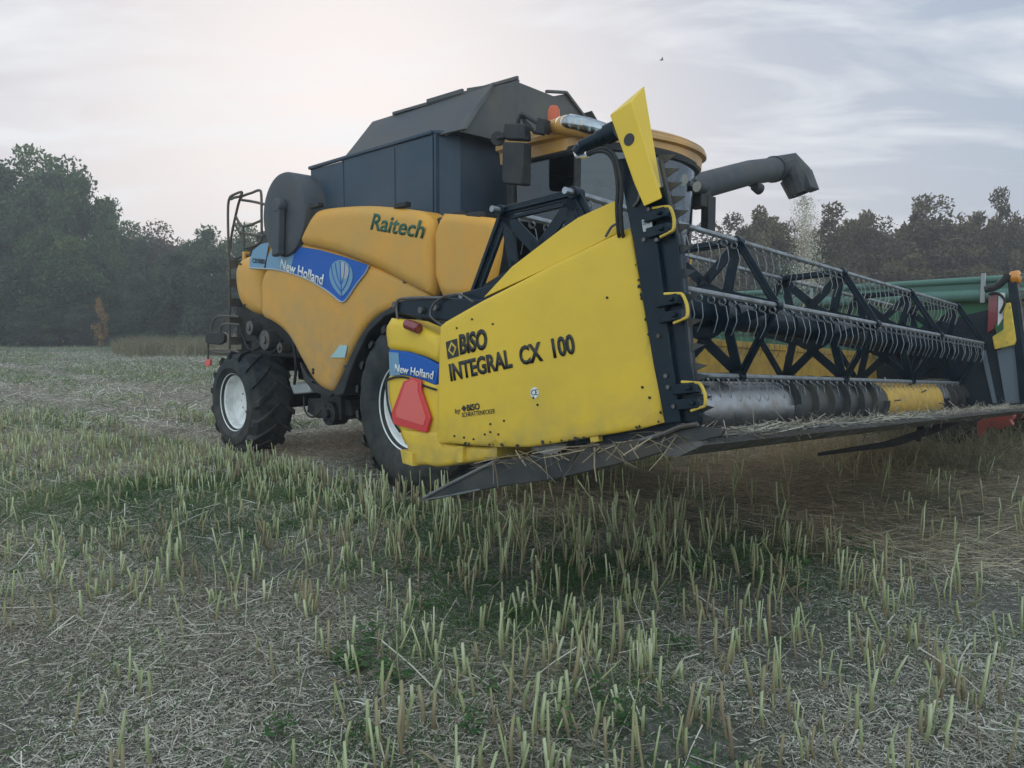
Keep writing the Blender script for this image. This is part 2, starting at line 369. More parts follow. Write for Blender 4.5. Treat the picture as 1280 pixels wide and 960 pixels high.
#PART2
# ================================================================== combine harvester
CH = empty('combine_harvester', FB.m, 'orange yellow combine harvester with dark grain tank, parked facing right on the stubble', 'combine harvester')
S = FB
# --- chassis, axles
c = MB()
c.box((-4.15, .42, 1.35), (-.95, 3.0, 2.25)); c.box((-4.3, .45, 2.2), (.45, 2.95, 2.95)); c.box((-1.2, .62, .95), (1.0, 2.8, 1.6)); c.box((-3.7, .9, 1.0), (-1.1, 1.15, 1.4)); c.box((-3.7, 2.3, 1.0), (-1.1, 2.55, 1.4))
c.build('chassis', M['chassis'], CH, bevel=.03)
c = MB(); c.box((-4.75, .5, 1.55), (-4.1, 2.9, 2.15)); c.prism([(-4.9, .6, 1.25), (-4.15, .6, 1.1), (-4.15, .6, 1.6), (-4.75, .6, 1.7)], (0, 2.2, 0)); c.build('straw_chopper', M['chassis'], CH, bevel=.02)
c = MB(); c.beam((-3.9, .3, .72), (-3.9, 3.1, .72), .22, .26); c.beam((-3.9, .62, .72), (-3.9, .62, 1.4), .16, .16); c.cyl((-3.72, .6, .8), (-3.72, 1.3, .9), .05, 12); c.build('rear_axle', M['chassis'], CH, bevel=.01)
c = MB(); c.beam((0, .4, .93), (0, 3.0, .93), .36, .36); c.box((-.35, .75, .6), (.35, .98, 1.2)); c.build('front_axle', M['chassis'], CH, bevel=.02)
# hub drive disc, tank and brackets below the side panel between the wheels
p = S.at(410, 517, b=.30); c = MB(); c.cyl((p.x, .30, p.z), (p.x, .52, p.z), .15, 28); c.cyl((p.x, .25, p.z), (p.x, .31, p.z), .055, 18)
for k in range(6): c.cyl((p.x + .1 * cos(k * pi / 3), .285, p.z + .1 * sin(k * pi / 3)), (p.x + .1 * cos(k * pi / 3), .31, p.z + .1 * sin(k * pi / 3)), .014, 8)
c.box((p.x - .26, .36, p.z - .07), (p.x + .2, .75, p.z + .42)); c.build('drive_pulley', M['black'], CH, bevel=.008)
c = slab(S, [(361, 479), (366, 493), (388, 491), (385, 479)], .45, .4); c.build('fluid_tank', M['silver'], CH, bevel=.03)
c = slab(S, [(385, 498), (436, 500), (440, 520), (396, 523), (383, 515)], .42, .7); c.build('gearbox_housing', M['chassis'], CH, bevel=.02)
c = MB(); c.tube(spline([S.at(380, 495, b=.36), S.at(381, 512, b=.34), S.at(388, 521, b=.34), S.at(398, 518, b=.36), S.at(404, 505, b=.4)]), .012, 6)
c.tube(spline([S.at(366, 420, b=.3), S.at(370, 455, b=.32), S.at(368, 480, b=.4)]), .02, 6)
c.tube(spline([S.at(315, 400, b=.4), S.at(322, 425, b=.36), S.at(340, 440, b=.36), S.at(352, 425, b=.4)]), .02, 6)
c.tube(spline([S.at(302, 415, b=.4), S.at(312, 437, b=.38), S.at(330, 430, b=.38)]), .016, 6)
c.build('hose', M['black'], CH)
for q, r in ((S.at(318, 410, b=.36), .10), (S.at(337, 425, b=.36), .14), (S.at(356, 435, b=.36), .07)):
    MB().cyl((q.x, .28, q.z), (q.x, .42, q.z), r, 24).cyl((q.x, .26, q.z), (q.x, .3, q.z), r * .4, 12).build('belt_pulley', M['dullsteel'], CH, bevel=.006)

# --- tyres with real lugs
def wheel(cx, cz, R, W, rimR, b_out, side, nl, name):
    """side=+1: outer face towards -b"""
    s = side; prof = []
    ss = [(rimR, .045), (rimR + .03, .02), (rimR + (R - rimR) * .30, -.025), (rimR + (R - rimR) * .62, -.01), (R - .085, .035), (R - .045, .075), (R - .035, .15), (R - .03, W / 2)]
    prof = ss + [(r, W - o) for r, o in ss[::-1][1:]]
    prof += [(rimR - .01, W - .06), (rimR - .01, .06)]
    off = lambda o: o if s > 0 else -o
    mb = MB(); mb.lathe([(r, off(o)) for r, o in prof], (cx, b_out, cz), n=72, closed=True)
    for k in range(nl):
        for sd in (0, 1):
            a0 = 2 * pi * (k + .5 * sd) / nl; st = 7; va = []; 
            for j in range(st + 1):
                u = j / st; o = -.005 + u * (W * .56)            # from shoulder to past the centre
                ang = a0 + (u ** 1.15) * (2 * pi / nl) * .95
                rt = R if u > .12 else R - .05 * (1 - u / .12); rb = R - .06 if u > .15 else R - .10
                oo = o if sd == 0 else W - o
                hw = (.026 + .010 * (1 - u)) / R * (1 if sd == 0 else 1)
                va += [(ang - hw * 1.5, rb, oo), (ang - hw, rt, oo), (ang + hw, rt, oo), (ang + hw * 1.5, rb, oo)]
            vs = [(cx + r * cos(a), b_out + off(o), cz + r * sin(a)) for a, r, o in va]
            fs = []
            for j in range(st):
                for q in range(3): fs.append((j * 4 + q, j * 4 + q + 1, j * 4 + q + 5, j * 4 + q + 4))
            fs += [(0, 1, 2, 3), (st * 4 + 3, st * 4 + 2, st * 4 + 1, st * 4)]
            mb.add(vs, fs)
    wh = mb.build(name, M['rubber'], CH, smooth=30)
    rp = [(rimR + .012, .03), (rimR + .022, .02), (rimR + .012, .05), (rimR - .03, .075), (rimR - .035, W * .30), (rimR - .06, W * .34), (rimR - .10, W * .36), (rimR * .55, W * .43), (rimR * .50, W * .40), (rimR * .34, W * .395), (rimR * .30, W * .34), (.0, W * .33)]
    r_ = MB(); r_.lathe([(r, off(o)) for r, o in rp], (cx, b_out, cz), n=64)
    r_.lathe([(rimR + .012, off(W - .03)), (rimR - .03, off(W - .08)), (rimR - .03, off(W * .3))], (cx, b_out, cz), n=64)
    rim = r_.build('rim', M['rim'], wh, smooth=25)
    h = []
    for k in range(10):
        a = 2 * pi * k / 10; x = cx + rimR * .42 * cos(a); z = cz + rimR * .42 * sin(a)
        h.append(MB().cyl((x, b_out + off(W * .375), z), (x, b_out + off(W * .41), z), .016, 6))
    h.append(MB().cyl((cx + rimR * .8, b_out + off(W * .33), cz - rimR * .2), (cx + rimR * .8, b_out + off(W * .37), cz - rimR * .2), .02, 8))
    each('wheel_bolt', h, M['dullsteel'], wh)
    return wh
wheel(-3.915, .715, .715, .60, .385, 0, 1, 15, 'rear_wheel')
wheel(-3.915, .715, .715, .60, .385, 3.4, -1, 15, 'rear_wheel')
wheel(0.0, .93, .94, .72, .455, 0.0, 1, 19, 'front_wheel')
wheel(0.0, .93, .94, .72, .455, 3.4, -1, 19, 'front_wheel')

# --- side panels
low = [(362, 300), (400, 309), (430, 318), (470, 334), (500, 347), (537, 366), (532, 374), (500, 380), (490, 385), (472, 392), (457, 405), (445, 424), (435, 444), (425, 466), (417, 488), (410, 490), (396, 482), (387, 470), (376, 450), (362, 423), (352, 411), (338, 401), (325, 396), (326, 375), (325, 352), (331, 337), (340, 320)]
rear = [(291, 360), (290, 335), (297, 322), (312, 318), (318, 306), (330, 300), (345, 304), (340, 322), (329.5, 337), (323.5, 352), (324.3, 375), (323.5, 395), (307, 390), (296, 380)]
pillow(S, low, .06, .045, .085, soft=2).build('side_panel', M['orange'], CH)
pillow(S, rear, .06, .10, .20, soft=2).build('rear_side_panel', M['orange'], CH)
sh = [(369, 306), (376, 288), (389, 263), (404, 259), (452, 255.5), (495, 259), (536, 265), (537.5, 320), (538, 371), (528, 368), (505, 356), (470, 336), (430, 320), (400, 311)]
pillow(S, sh, .00, .09, .13, soft=2, thick=.2).build('shoulder_panel', M['orange'], CH)
fr_ = [(540, 265.5), (580, 268), (624, 273), (618, 330), (606, 372), (575, 372), (541, 371)]
pillow(S, fr_, .00, .06, .09, soft=1, thick=.03).build('front_shoulder_panel', M['orange'], CH)
# far side twins
def far_panel(px, b0, depth, wd, name, soft=2, thick=.05):
    o2 = chaikin([(p.x, p.z) for p in S.poly(px, b0)], soft); crowned(o2, 3.4 - b0, depth, wd, .16, thick, 1).build(name, M['orange'], CH)
far_panel(low, .06, .07, .16, 'side_panel'); far_panel(rear, .06, .12, .28, 'rear_side_panel'); far_panel(sh, 0, .12, .22, 'shoulder_panel', thick=.2); far_panel(fr_, 0, .10, .16, 'front_shoulder_panel', 1, .5)
c = MB(); c.box((-4.22, .35, 2.3), (-4.16, 3.05, 2.85)); c.build('rear_hood', M['orange'], CH, bevel=.02)
# wheel arch trim
arc_o = [(505, 374), (492, 381), (476, 391), (460, 405), (447, 425), (437, 446), (427, 469), (415, 492), (423, 495), (429, 493), (437, 466), (447, 442), (460, 416), (480, 396), (500, 388), (512, 382)]
slab(S, arc_o, .02, .30).build('wheel_arch_trim', M['black'], CH, bevel=.012)
slab(S, [(410, 484), (398, 480), (384, 470), (374, 452), (380, 476), (392, 490), (412, 496), (418, 490)], .10, .04).build('panel_edge_trim', M['black'], CH, bevel=.01)
# blue decal and lettering
dec = [(352, 302), (370, 307.5), (400, 312.5), (430, 321), (461, 331.5), (457, 341), (446, 355), (436, 370), (430, 377), (424, 376), (412, 366), (390, 352), (365, 342), (345, 337), (332, 336), (334, 322), (340, 310)]
slab(S, dec, .052, .006).build('blue_decal', M['blue'], CH, smooth=0)
d2 = [(312, 335), (312, 325), (316, 313), (326, 305), (336, 303), (333, 320), (329.5, 336)]
slab(S, d2, .052, .006).build('light_blue_decal', M['bluelite'], CH, smooth=0)
slab(S, [(352, 302), (370, 307.5), (362, 341), (345, 337), (332, 336), (334, 322), (340, 310)], .049, .003).build('light_blue_decal', M['bluelite'], CH, smooth=0)
e = [S.at(x, y, b=.049) for x, y in [(461, 331.5), (457, 341), (446, 355), (436, 370), (430, 377), (424, 376), (412, 366), (390, 352), (365, 342), (345, 337), (332, 336), (312, 335)]]
MB().tube(spline(e, 4), .010, 6).build('decal_border', M['silver'], CH)
text_mesh(S, 'New Holland', 'decal_lettering', M['white'], CH, (350, 336.5), (403, 357), (351.5, 323.5), .046, bold=.022)
text_mesh(S, 'CR9080', 'decal_lettering', M['ink'], CH, (315.5, 328.5), (330.5, 330), (315.5, 322.5), .046, bold=.01)
# emblem: pale oval leaf cut by a stem and curved veins
base = S.at(427, 371, b=.046); top = S.at(425, 325, b=.046); H_ = top - base; Wd = S.at(440.5, 345, b=.046) - S.at(410, 345, b=.046)
def leafp(x, y): return base + Wd * x + H_ * y
ov = [(0, 0), (.16, .10), (.36, .28), (.48, .50), (.47, .72), (.34, .90), (.14, .99), (0, 1.0)]; ov = ov + [(-x, y) for x, y in ov[-2:0:-1]]
MB().prism([leafp(x, y) for x, y in chaikin(ov, 2)], (0, .004, 0)).build('leaf_emblem', M['bluelite'], CH, smooth=0)
ov2 = [(.03, .42), (.30, .55), (.36, .74), (.24, .90), (.10, .95), (.03, .95)]
MB().prism([leafp(x, y) + Vector((0, -.002, 0)) for x, y in chaikin(ov2, 1)], (0, .002, 0)).build('leaf_emblem', M['silver'], CH, smooth=0)
for P_ in ([(0, 0), (0, .97)], [(0, .14), (.2, .34), (.33, .60), (.36, .85)], [(0, .14), (-.2, .34), (-.33, .60), (-.36, .85)], [(0, .34), (.13, .55), (.2, .92)], [(0, .34), (-.13, .55), (-.2, .92)]):
    MB().tube(spline([leafp(x, y) + Vector((0, .001, 0)) for x, y in P_], 4), .0075, 5).build('leaf_vein', M['blue'], CH)
slab(S, [(425, 431), (434, 432), (431, 447), (413, 447)], .05, .006).build('sticker', M['cyan'], CH, smooth=0)
text_mesh(S, 'Raitech', 'side_lettering', M['greenink'], CH, (462.5, 287), (528, 298.5), (467.5, 266.5), -.0035, bold=.02)
for x, y in ((391, 462), (391, 466)): q = S.at(x, y, b=.05); MB().cyl((q.x, .045, q.z), (q.x, .06, q.z), .018, 12).build('vent_hole', M['ink'], CH)
# --- grain tank
z0, z1 = 2.75, 3.75
c = MB(); c.box((-2.24, .3, 2.6), (-1.52, 3.1, 3.715)); c.box((-1.50, .296, 2.6), (.12, 3.104, 3.73))
c.prism([(.14, .30, 2.5), (.14, .30, 3.745), (.14, 3.1, 3.745), (.14, 3.1, 2.5)], (.02, 0, 0))
c.prism([(.12, .31, 2.35), (.30, .52, 2.35), (.30, 2.88, 2.35), (.12, 3.09, 2.35)], (0, 0, 1.385))
c.build('grain_tank', M['tank'], CH, bevel=.025)
c = MB(); c.beam((-2.26, .30, 3.735), (.13, .30, 3.755), .05, .04); c.beam((-2.26, 3.1, 3.735), (.13, 3.1, 3.755), .05, .04); c.beam((.3, .5, 3.75), (.3, 2.9, 3.75), .05, .04); c.beam((.13, .3, 3.755), (.3, .52, 3.755), .05, .04); c.beam((.13, 3.1, 3.755), (.3, 2.88, 3.755), .05, .04)
c.build('tank_rim', M['tank'], CH, bevel=.01)
c = MB(); c.box((-3.0, .6, 2.9), (-2.25, 2.8, 3.55)); c.box((-4.2, .55, 2.9), (-2.9, 2.85, 3.15)); c.build('engine_hood', M['ext'], CH, bevel=.05)
# extension sheets leaning inwards above the tank
def sheet(P, n, name): return MB().prism([Vector(p) for p in P], n).build(name, M['ext'], CH, bevel=.004)
sheet([(-1.56, .34, 3.76), (.57, .34, 3.72), (.50, .80, 4.27), (-1.68, .84, 4.30)], (.01, .02, -.01), 'tank_extension')
sheet([(-1.56, 3.06, 3.76), (.57, 3.06, 3.72), (.50, 2.45, 4.33), (-1.68, 2.5, 4.30)], (.01, -.02, -.01), 'tank_extension')
sheet([(.50, .36, 3.70), (.50, .80, 4.245), (.50, 1.17, 4.375), (.50, 1.755, 4.35), (.50, 1.95, 4.415), (.50, 3.02, 3.74)], (-.02, 0, 0), 'tank_extension')
sheet([(-1.66, .36, 3.74), (-1.66, .84, 4.29), (-1.66, 2.5, 4.29), (-1.66, 3.04, 3.74)], (.02, 0, 0), 'tank_extension')
c = MB(); c.beam((-1.2, .80, 4.295), (.86, .80, 4.25), .03, .035); c.beam((-.55, .79, 4.30), (.05, .79, 4.29), .03, .05); c.beam((.50, .36, 3.72), (.51, .80, 4.27), .04, .03); c.beam((.51, 1.95, 4.43), (.51, 3.05, 3.75), .05, .03); c.beam((.51, 1.62, 4.37), (.51, 1.95, 4.43), .04, .03); c.beam((.1, .80, 4.30), (.5, 1.2, 4.39), .02, .02)
c.build('extension_frame', M['ext'], CH, bevel=.004)
# --- rotary screen drum
q = S.at(353, 268, b=0); R_ = .52
c = MB(); c.lathe([(0, .02), (.12, .01), (.34, .005), (R_ - .06, 0), (R_ - .015, .015), (R_, .05), (R_, .62), (R_ - .03, .66), (0, .66)], (q.x, 0, q.z), n=72)
d = c.build('rotary_screen', M['drum'], CH)
for x, y in ((393, 257.5), (500, 257), (592, 270)):
    p_ = S.at(x, y, b=.05); MB().box((p_.x - .10, .04, p_.z - .02), (p_.x + .10, .12, p_.z + .035)).build('panel_latch', M['black'], CH, bevel=.01)
for x, y in ((305, 381), (300, 330), (431, 458), (505, 352), (380, 300)):
    p_ = S.at(x, y, b=.06); MB().cyl((p_.x, .05, p_.z), (p_.x, .075, p_.z), .016, 10).build('panel_bolt', M['dullsteel'], CH)
for x in (-.52,):
    MB().box((x - .012, .285, 2.7), (x + .012, .2955, 3.70)).build('tank_rib', M['tank'], CH, bevel=.004)
c = MB(); c.prism([(q.x - .05, -.005, q.z + .08), (q.x + .08, -.005, q.z + .08), (q.x + .05, -.005, q.z - .50), (q.x - .12, -.005, q.z - .52)], (0, -.09, 0)); c.cyl((q.x + .01, -.1, q.z + .1), (q.x + .01, .02, q.z + .1), .09, 20); c.build('suction_arm', M['drum'], d, bevel=.02)
# --- rear ladder and platform rails
B1 = .32
def rail(pts, b=B1, r=.018, name='rail', m='rail', sm=5):
    return MB().tube(spline(S.poly(pts, b), sm), r, 8)
c = MB()
for pts, b in ([[(287, 437), (287, 400), (287, 340), (285.5, 300), (285, 262), (287, 248), (293, 243), (302, 240), (300.5, 245), (293, 247), (289, 249)], .32],
               [[(288, 312), (289, 297), (294, 272), (300, 249), (306, 244), (315, 241), (323, 238), (326.5, 242), (327, 268), (327, 296), (325, 303), (317, 307), (306, 310)], .45],
               [[(302, 250), (316, 252), (333, 256)], .45], [[(295, 271), (304, 283), (326, 276)], .45], [[(293, 279), (299, 290), (305, 301)], .45], [[(299, 290), (314, 293), (330, 295)], .45], [[(304, 283), (305, 300), (305, 316)], .45],
               [[(282, 314), (288, 318), (294, 323), (303, 320), (313, 319)], .40]):
    c.tube(spline(S.poly(pts, b), 5), .019, 8)
c.build('platform_railing', M['rail'], CH)
c = MB()
for pts in ([(264, 422), (266, 403), (272, 396), (284, 395), (299, 396)], [(275, 422), (277, 408), (285, 405), (300, 406)], [(260, 428), (260, 452)], [(262, 437), (275, 441), (300, 440)]):
    c.tube(spline(S.poly(pts, .30), 4), .017, 8)
for k in range(5):
    a_ = S.at(287, 330 + 24 * k, b=.32); c.beam(a_, a_ + Vector((0, .42, 0)), .03, .12)
a_ = S.at(287, 437, b=.32); b_ = S.at(287, 318, b=.32); c.tube([a_ + Vector((0, .42, 0)), b_ + Vector((0, .42, 0))], .018, 8)
c.beam(S.at(262, 440, b=.35), S.at(300, 441, b=.35), .08, .10)
c.build('rear_ladder', M['rail'], CH)
c = slab(S, [(257, 418), (260, 415), (277, 415), (280, 419), (279, 428), (274, 431), (259, 430), (256, 427)], .27, .06); c.build('rear_lamp', M['black'], CH, bevel=.015)
c = slab(S, [(258, 449), (262, 449), (262, 457), (257, 458), (255, 454)], .28, .04); c.build('tail_light', M['salmon'], CH, bevel=.006)
# --- cab
cabp = [(.80, .82), (1.62, .80), (1.86, .98), (2.00, 1.3), (2.06, 1.7), (2.00, 2.1), (1.86, 2.42), (1.66, 2.60), (.80, 2.58)]
c = MB(); c.prism([(x * 1.0, y, 1.55) for x, y in cabp], (0, 0, .62)); c.box((.35, .14, 1.65), (.78, 2.9, 2.85)); c.box((.0, .7, 1.35), (1.5, 2.7, 1.6)); c.box((-.2, .2, 1.85), (1.3, .85, 1.97)); c.box((.9, .15, 1.0), (1.3, .8, 1.9)); c.build('cab_base', M['black'], CH, bevel=.03)
def cabring(z, k=1.0, fwd=0.0): return [((x - .9) * k + .9 + fwd * max(0, (x - .9)), (y - 1.7) * k + 1.7, z) for x, y in cabp]
lo_ = cabring(2.17, 1.0); hi_ = cabring(3.42, 1.03, .03)
sg = MB(); sg.add([lo_[0], lo_[1], hi_[1], hi_[0]], [(0, 1, 2, 3)]); sg.build('side_window', M['sideglass'], CH, smooth=0)
sg = MB(); sg.add([lo_[8], lo_[7], hi_[7], hi_[8]], [(0, 1, 2, 3)]); sg.build('side_window', M['sideglass'], CH, smooth=0)
wl = spline(lo_[1:8], 4); wh_ = spline(hi_[1:8], 4); n = len(wl)
sg = MB(); sg.add(wl + wh_, [(i, i + 1, i + 1 + n, i + n) for i in range(n - 1)]); sg.build('windshield', M['glass'], CH, smooth=60)
c = MB()
for i in (0, 1, 7, 8): c.tube([lo_[i], hi_[i]], .035, 8)
c.tube(wl + [lo_[8], lo_[0], lo_[1]], .03, 6); c.tube(wh_ + [hi_[8], hi_[0], hi_[1]], .045, 6)
c.box((.66, .84, 2.1), (.79, 2.56, 3.45)); c.build('cab_frame', M['black'], CH)
c = MB(); c.box((.95, 1.45, 2.15), (1.4, 1.95, 2.5)); c.box((.85, 1.47, 2.5), (1.0, 1.93, 3.1)); c.build('driver_seat', M['seat'], CH, bevel=.05)
c = MB(); c.tube([(1.75, 1.7, 2.1), (1.6, 1.7, 2.72)], .04, 8); st = [(1.57 + .1 * sin(k * pi / 8) * .3, 1.7 + .2 * cos(k * pi / 8), 2.75 + .19 * sin(k * pi / 8) * .6) for k in range(17)]; c.tube(st, .014, 6); c.box((1.5, 2.1, 2.5), (1.6, 2.35, 2.75)); c.build('steering_column', M['black'], CH)
# roof: visor that swells forward
plan = [(.62, .72), (1.30, .70), (1.62, .70), (1.86, .84), (2.06, 1.12), (2.17, 1.5), (2.19, 1.85), (2.12, 2.25), (1.95, 2.58), (1.62, 2.78), (1.1, 2.80), (.62, 2.78)]
plan = [(p.x, p.y) for p in spline([(x, y, 0) for x, y in plan], 5)]
def ring(k, z, dz=0): return [((x - 1.1) * k + 1.1, (y - 1.75) * k + 1.75, z + dz * max(0, x - 1.0)) for x, y in plan]
rings = [ring(.90, 3.40), ring(.955, 3.42), ring(.962, 3.53, -.01), ring(1.0, 3.555, -.02), ring(1.0, 3.60, -.03), ring(.992, 3.612, -.03), ring(.984, 3.604, -.03), ring(.982, 3.614, -.03), ring(.985, 3.65, -.04), ring(.95, 3.685, -.05), ring(.80, 3.74, -.05), ring(.4, 3.77, -.05)]
n = len(plan); mb = MB(); vs = [p for r in rings for p in r]; fs = []
for i in range(len(rings) - 1):
    for j in range(n): fs.append((i * n + j, i * n + (j + 1) % n, (i + 1) * n + (j + 1) % n, (i + 1) * n + j))
fs.append(tuple(range(n))[::-1]); fs.append(tuple((len(rings) - 1) * n + j for j in range(n))); mb.add(vs, fs)
rf = mb.build('cab_roof', M['roof'], CH, smooth=28)
# lamp bank on the near front corner of the roof and its twin
def lampbank(path, name='work_light_bank'):
    c = MB(); c.tube([Vector(p) for p in path], [.075, .09, .09, .08, .06][:len(path)], 12); b = c.build(name, M['roof'], CH)
    c = MB(); P = [Vector(p) + Vector((.055, -.03, .0)) for p in path]
    for k in range(len(P) - 1):
        for t in (.1, .6):
            q = P[k].lerp(P[k + 1], t); c.cyl(q, q + Vector((.05, -.03, 0)), .055, 16, .06)
    c.build('reflector', M['chrome'], b)
    c = MB(); c.tube([p + Vector((.04, -.02, 0)) for p in P], [.05, .07, .07, .065, .04][:len(path)], 12); c.build('lens', M['lens'], b)
nb = [S.at(x, y, a=aa) for x, y, aa in ((695, 158, 1.45), (708, 156, 1.62), (728, 160, 1.8), (748, 166, 1.92))]
lampbank(nb)
c = MB(); c.tube([S.at(845, 222, a=2.0), S.at(862, 232, a=1.95), S.at(878, 236, a=1.9)], [.07, .09, .07], 12); c.box(tuple(S.at(872, 260, a=1.85) - Vector((.1, .1, .0))), tuple(S.at(872, 232, a=1.85) + Vector((.1, .12, 0)))); c.build('roof_lamp_bracket', M['black'], CH, bevel=.01)
for x, y in ((850, 224), (866, 232)): q = S.at(x, y, a=2.05); MB().cyl(q, q + Vector((.06, -.02, -.02)), .055, 16).build('work_light', M['chrome'], CH)
q = S.at(692, 152, b=.75); c = MB(); c.cyl(q + Vector((0, 0, -.10)), q + Vector((0, 0, 0)), .075, 20); bb = c.build('beacon_base', M['roof'], CH, bevel=.008)
MB().lathe([(0, .15), (.035, .145), (.058, .11), (.064, .0), (0, 0)], q, axis='z', n=24).build('beacon', M['amber'], CH)
# near mirror
c = MB(); c.tube([S.at(x, y, b=.55) for x, y in ((682, 160), (652, 142), (656, 152), (668, 165), (680, 167))], .020, 8); c.tube([S.at(x, y, b=.50) for x, y in ((652, 142), (648, 150), (646, 160))], .020, 8)
c.prism(S.poly([(672, 147), (681, 149), (680, 167), (669, 165)], .52), (0, .08, 0)); c.build('mirror_arm', M['black'], CH)
c = slab(S, [(629, 153), (653, 154), (655, 175), (627, 174)], .42, .12); c.build('wide_angle_mirror', M['black'], CH, bevel=.025)
c = slab(S, [(628, 177), (654, 178), (653, 229), (651, 231), (629, 229), (627, 226)], .40, .12); mm = c.build('wing_mirror', M['black'], CH, bevel=.025)
q = S.at(622, 173, b=.42); c = MB(); c.tube([q, q + Vector((-.05, .08, 0))], [.072, .05], 16); c.cyl(q, q + Vector((.1, 0, 0)), .02, 8); c.build('side_lamp', M['black'], CH, bevel=.01)
# far mirror
c = MB(); q0 = S.at(884, 232, a=1.9); q1 = S.at(884, 262, a=1.9); q2 = S.at(884, 291, a=1.9)
c.tube([S.at(876, 228, a=1.9), q0, q1], .022, 8); c.box(tuple(q2 - Vector((.03, .09, 0))), (q0.x + .06, q0.y + .09, q0.z - .12)); c.build('wing_mirror', M['black'], CH, bevel=.03)
# feeder house
c = MB(); c.prism([(.9, 1.1, 1.5), (1.2, 1.1, 1.75), (2.45, 1.1, 1.55), (2.45, 1.1, .85), (1.4, 1.1, .7), (.9, 1.1, .9)], (0, 1.25, 0)); c.build('feeder_house', M['orange'], CH, bevel=.02)
# --- unloading auger reaching out over the trailer
r0 = Vector((.55, 3.0, 3.0)); tip = S.at(972, 211, b=8.0); k0 = S.at(894, 222, a=.62)
c = MB(); c.tube([(.3, 2.7, 2.6), (.5, 2.95, 3.0), k0 * .5 + Vector((.52, 3.05, 3.2)) * .5, tip.lerp(k0, .5), tip], [.17, .19, .185, .195, .20], 24)
un = c.build('unloading_auger', M['spout'], CH)
spx = Vector((tip.x, tip.y, tip.z)); L2 = (tip - k0).normalized()
e1 = S.at(986, 208, b=8.15); e2 = S.at(994, 220, b=8.2); e3 = S.at(1002, 242, b=8.25)
c = MB(); c.tube([tip - L2 * .25, tip - L2 * .02, e1, e2, e3], [.205, .22, .245, .27, .23], 16, cap=False); c.tube([tip - L2 * .27, tip - L2 * .22], .225, 20); c.build('spout', M['spout'], un, smooth=20)
q = e3 + Vector((0, .12, .12)); c = MB(); c.prism(S.poly([(1009, 213), (1015, 212), (1024, 236), (1019, 239)], 8.42), (0, -.36, 0)); c.prism(S.poly([(1012, 238), (1023, 234), (1024, 237), (1013, 241)], 8.42), (0, -.36, 0)); c.build('spout_flap', M['spout'], un)
c = MB(); q = S.at(943, 233, b=6.6); c.tube([S.at(936, 226, b=6.6), S.at(937, 232, b=6.6), q], .02, 6); c.cyl(q, q + Vector((.02, .14, -.03)), .07, 14, .09); c.build('auger_lamp', M['black'], un)
# ================================================================== grain header with rapeseed side knives
HD = empty('grain_header', FH.m, 'yellow and dark blue cutting header with open reel, raised on the front of the combine', 'combine header')
S = FH; WH = 8.15; AC_A = 1.15; AC_Z = .06
# near end sheets
main = [(545, 553), (547, 480), (549, 408), (556, 402), (600, 377), (690, 331), (785, 284.5), (790, 300), (812, 425), (828, 484), (826, 512), (829, 528), (800, 536), (765, 542), (700, 553), (660, 559), (625, 559), (580, 556)]
MB_ = pillow(S, main, -.012, .012, .03, soft=0, thick=.02, step=.12); MB_.build('end_panel', M['yellow'], HD)
slab(S, [(604, 372), (640, 333), (700, 287), (722, 272), (768, 251), (770, 262), (773, 291), (690, 333)], .03, .02).build('upper_end_panel', M['yellow'], HD, bevel=.004)
c = []
for x, y in ((568, 545), (580, 547), (592, 549), (613, 540), (606, 543), (623, 543), (630, 526), (613, 530), (667, 497), (672, 506), (616, 405), (590, 399), (571, 410), (759, 372), (803, 484), (812, 497)):
    q = S.at(x, y, b=-.014); c.append(MB().cyl((q.x, -.018, q.z), (q.x, -.008, q.z), .0065, 8))
each('rivet', c, M['chassis'], HD)
# chipped edge of the end panel
c = []; rr = random.Random(3)
edge = [S.at(x, y, b=-.0135) for x, y in [(788, 295), (797, 345), (808, 400), (818, 445), (827, 480), (826, 512), (828, 526), (790, 538), (740, 547), (700, 552), (640, 558), (580, 555)]]
for i in range(len(edge) - 1):
    L_ = (edge[i + 1] - edge[i]).length
    for k in range(int(L_ / .035)):
        if rr.random() < .55: continue
        p = edge[i].lerp(edge[i + 1], (k + rr.random()) / max(1, int(L_ / .035))); s_ = rr.uniform(.004, .014); n_ = 7
        inn = Vector((-.008 if i < 7 else 0, 0, .006 if i >= 6 else 0)) * rr.random()
        c.append(MB().prism([p + inn + Vector((s_ * rr.uniform(.5, 1.3) * cos(2 * pi * j / n_), 0, s_ * rr.uniform(.5, 1.3) * sin(2 * pi * j / n_))) for j in range(n_)], (0, -.0012, 0)))
c = c[:70]
each('paint_chip', c, M['chassis'], HD, smooth=0)
# lettering
tb = -.0155
text_mesh(S, 'BISO', 'panel_lettering', M['ink'], HD, (575, 444), (609.5, 436.5), (573.5, 418), tb, bold=.045)
text_mesh(S, 'INTEGRAL  CX  100', 'panel_lettering', M['ink'], HD, (563.5, 477), (720, 442), (560.5, 455), tb, bold=.035)
slab(S, [(557, 427.5), (571, 423), (573.5, 445), (559.5, 449)], tb, .001).build('emblem', M['ink'], HD, smooth=0)
slab(S, [(564, 427), (570.5, 434), (566.5, 445), (560, 438)], tb - .002, .001).build('emblem', M['yellow_plain'], HD, smooth=0)
slab(S, [(564.3, 431), (568.3, 434.5), (566, 441.5), (562, 438)], tb - .004, .001).build('emblem', M['ink'], HD, smooth=0)
text_mesh(S, 'BISO', 'panel_lettering', M['ink'], HD, (584, 514), (600, 511.5), (583, 506), tb, bold=.03, extr=.001)
text_mesh(S, 'by', 'panel_lettering', M['ink'], HD, (569, 519), (575.5, 517.5), (568.6, 511), tb, extr=.001)
slab(S, [(579.5, 506.5), (583, 510), (580.3, 514.5), (576.5, 511)], tb, .001).build('emblem', M['ink'], HD, smooth=0)
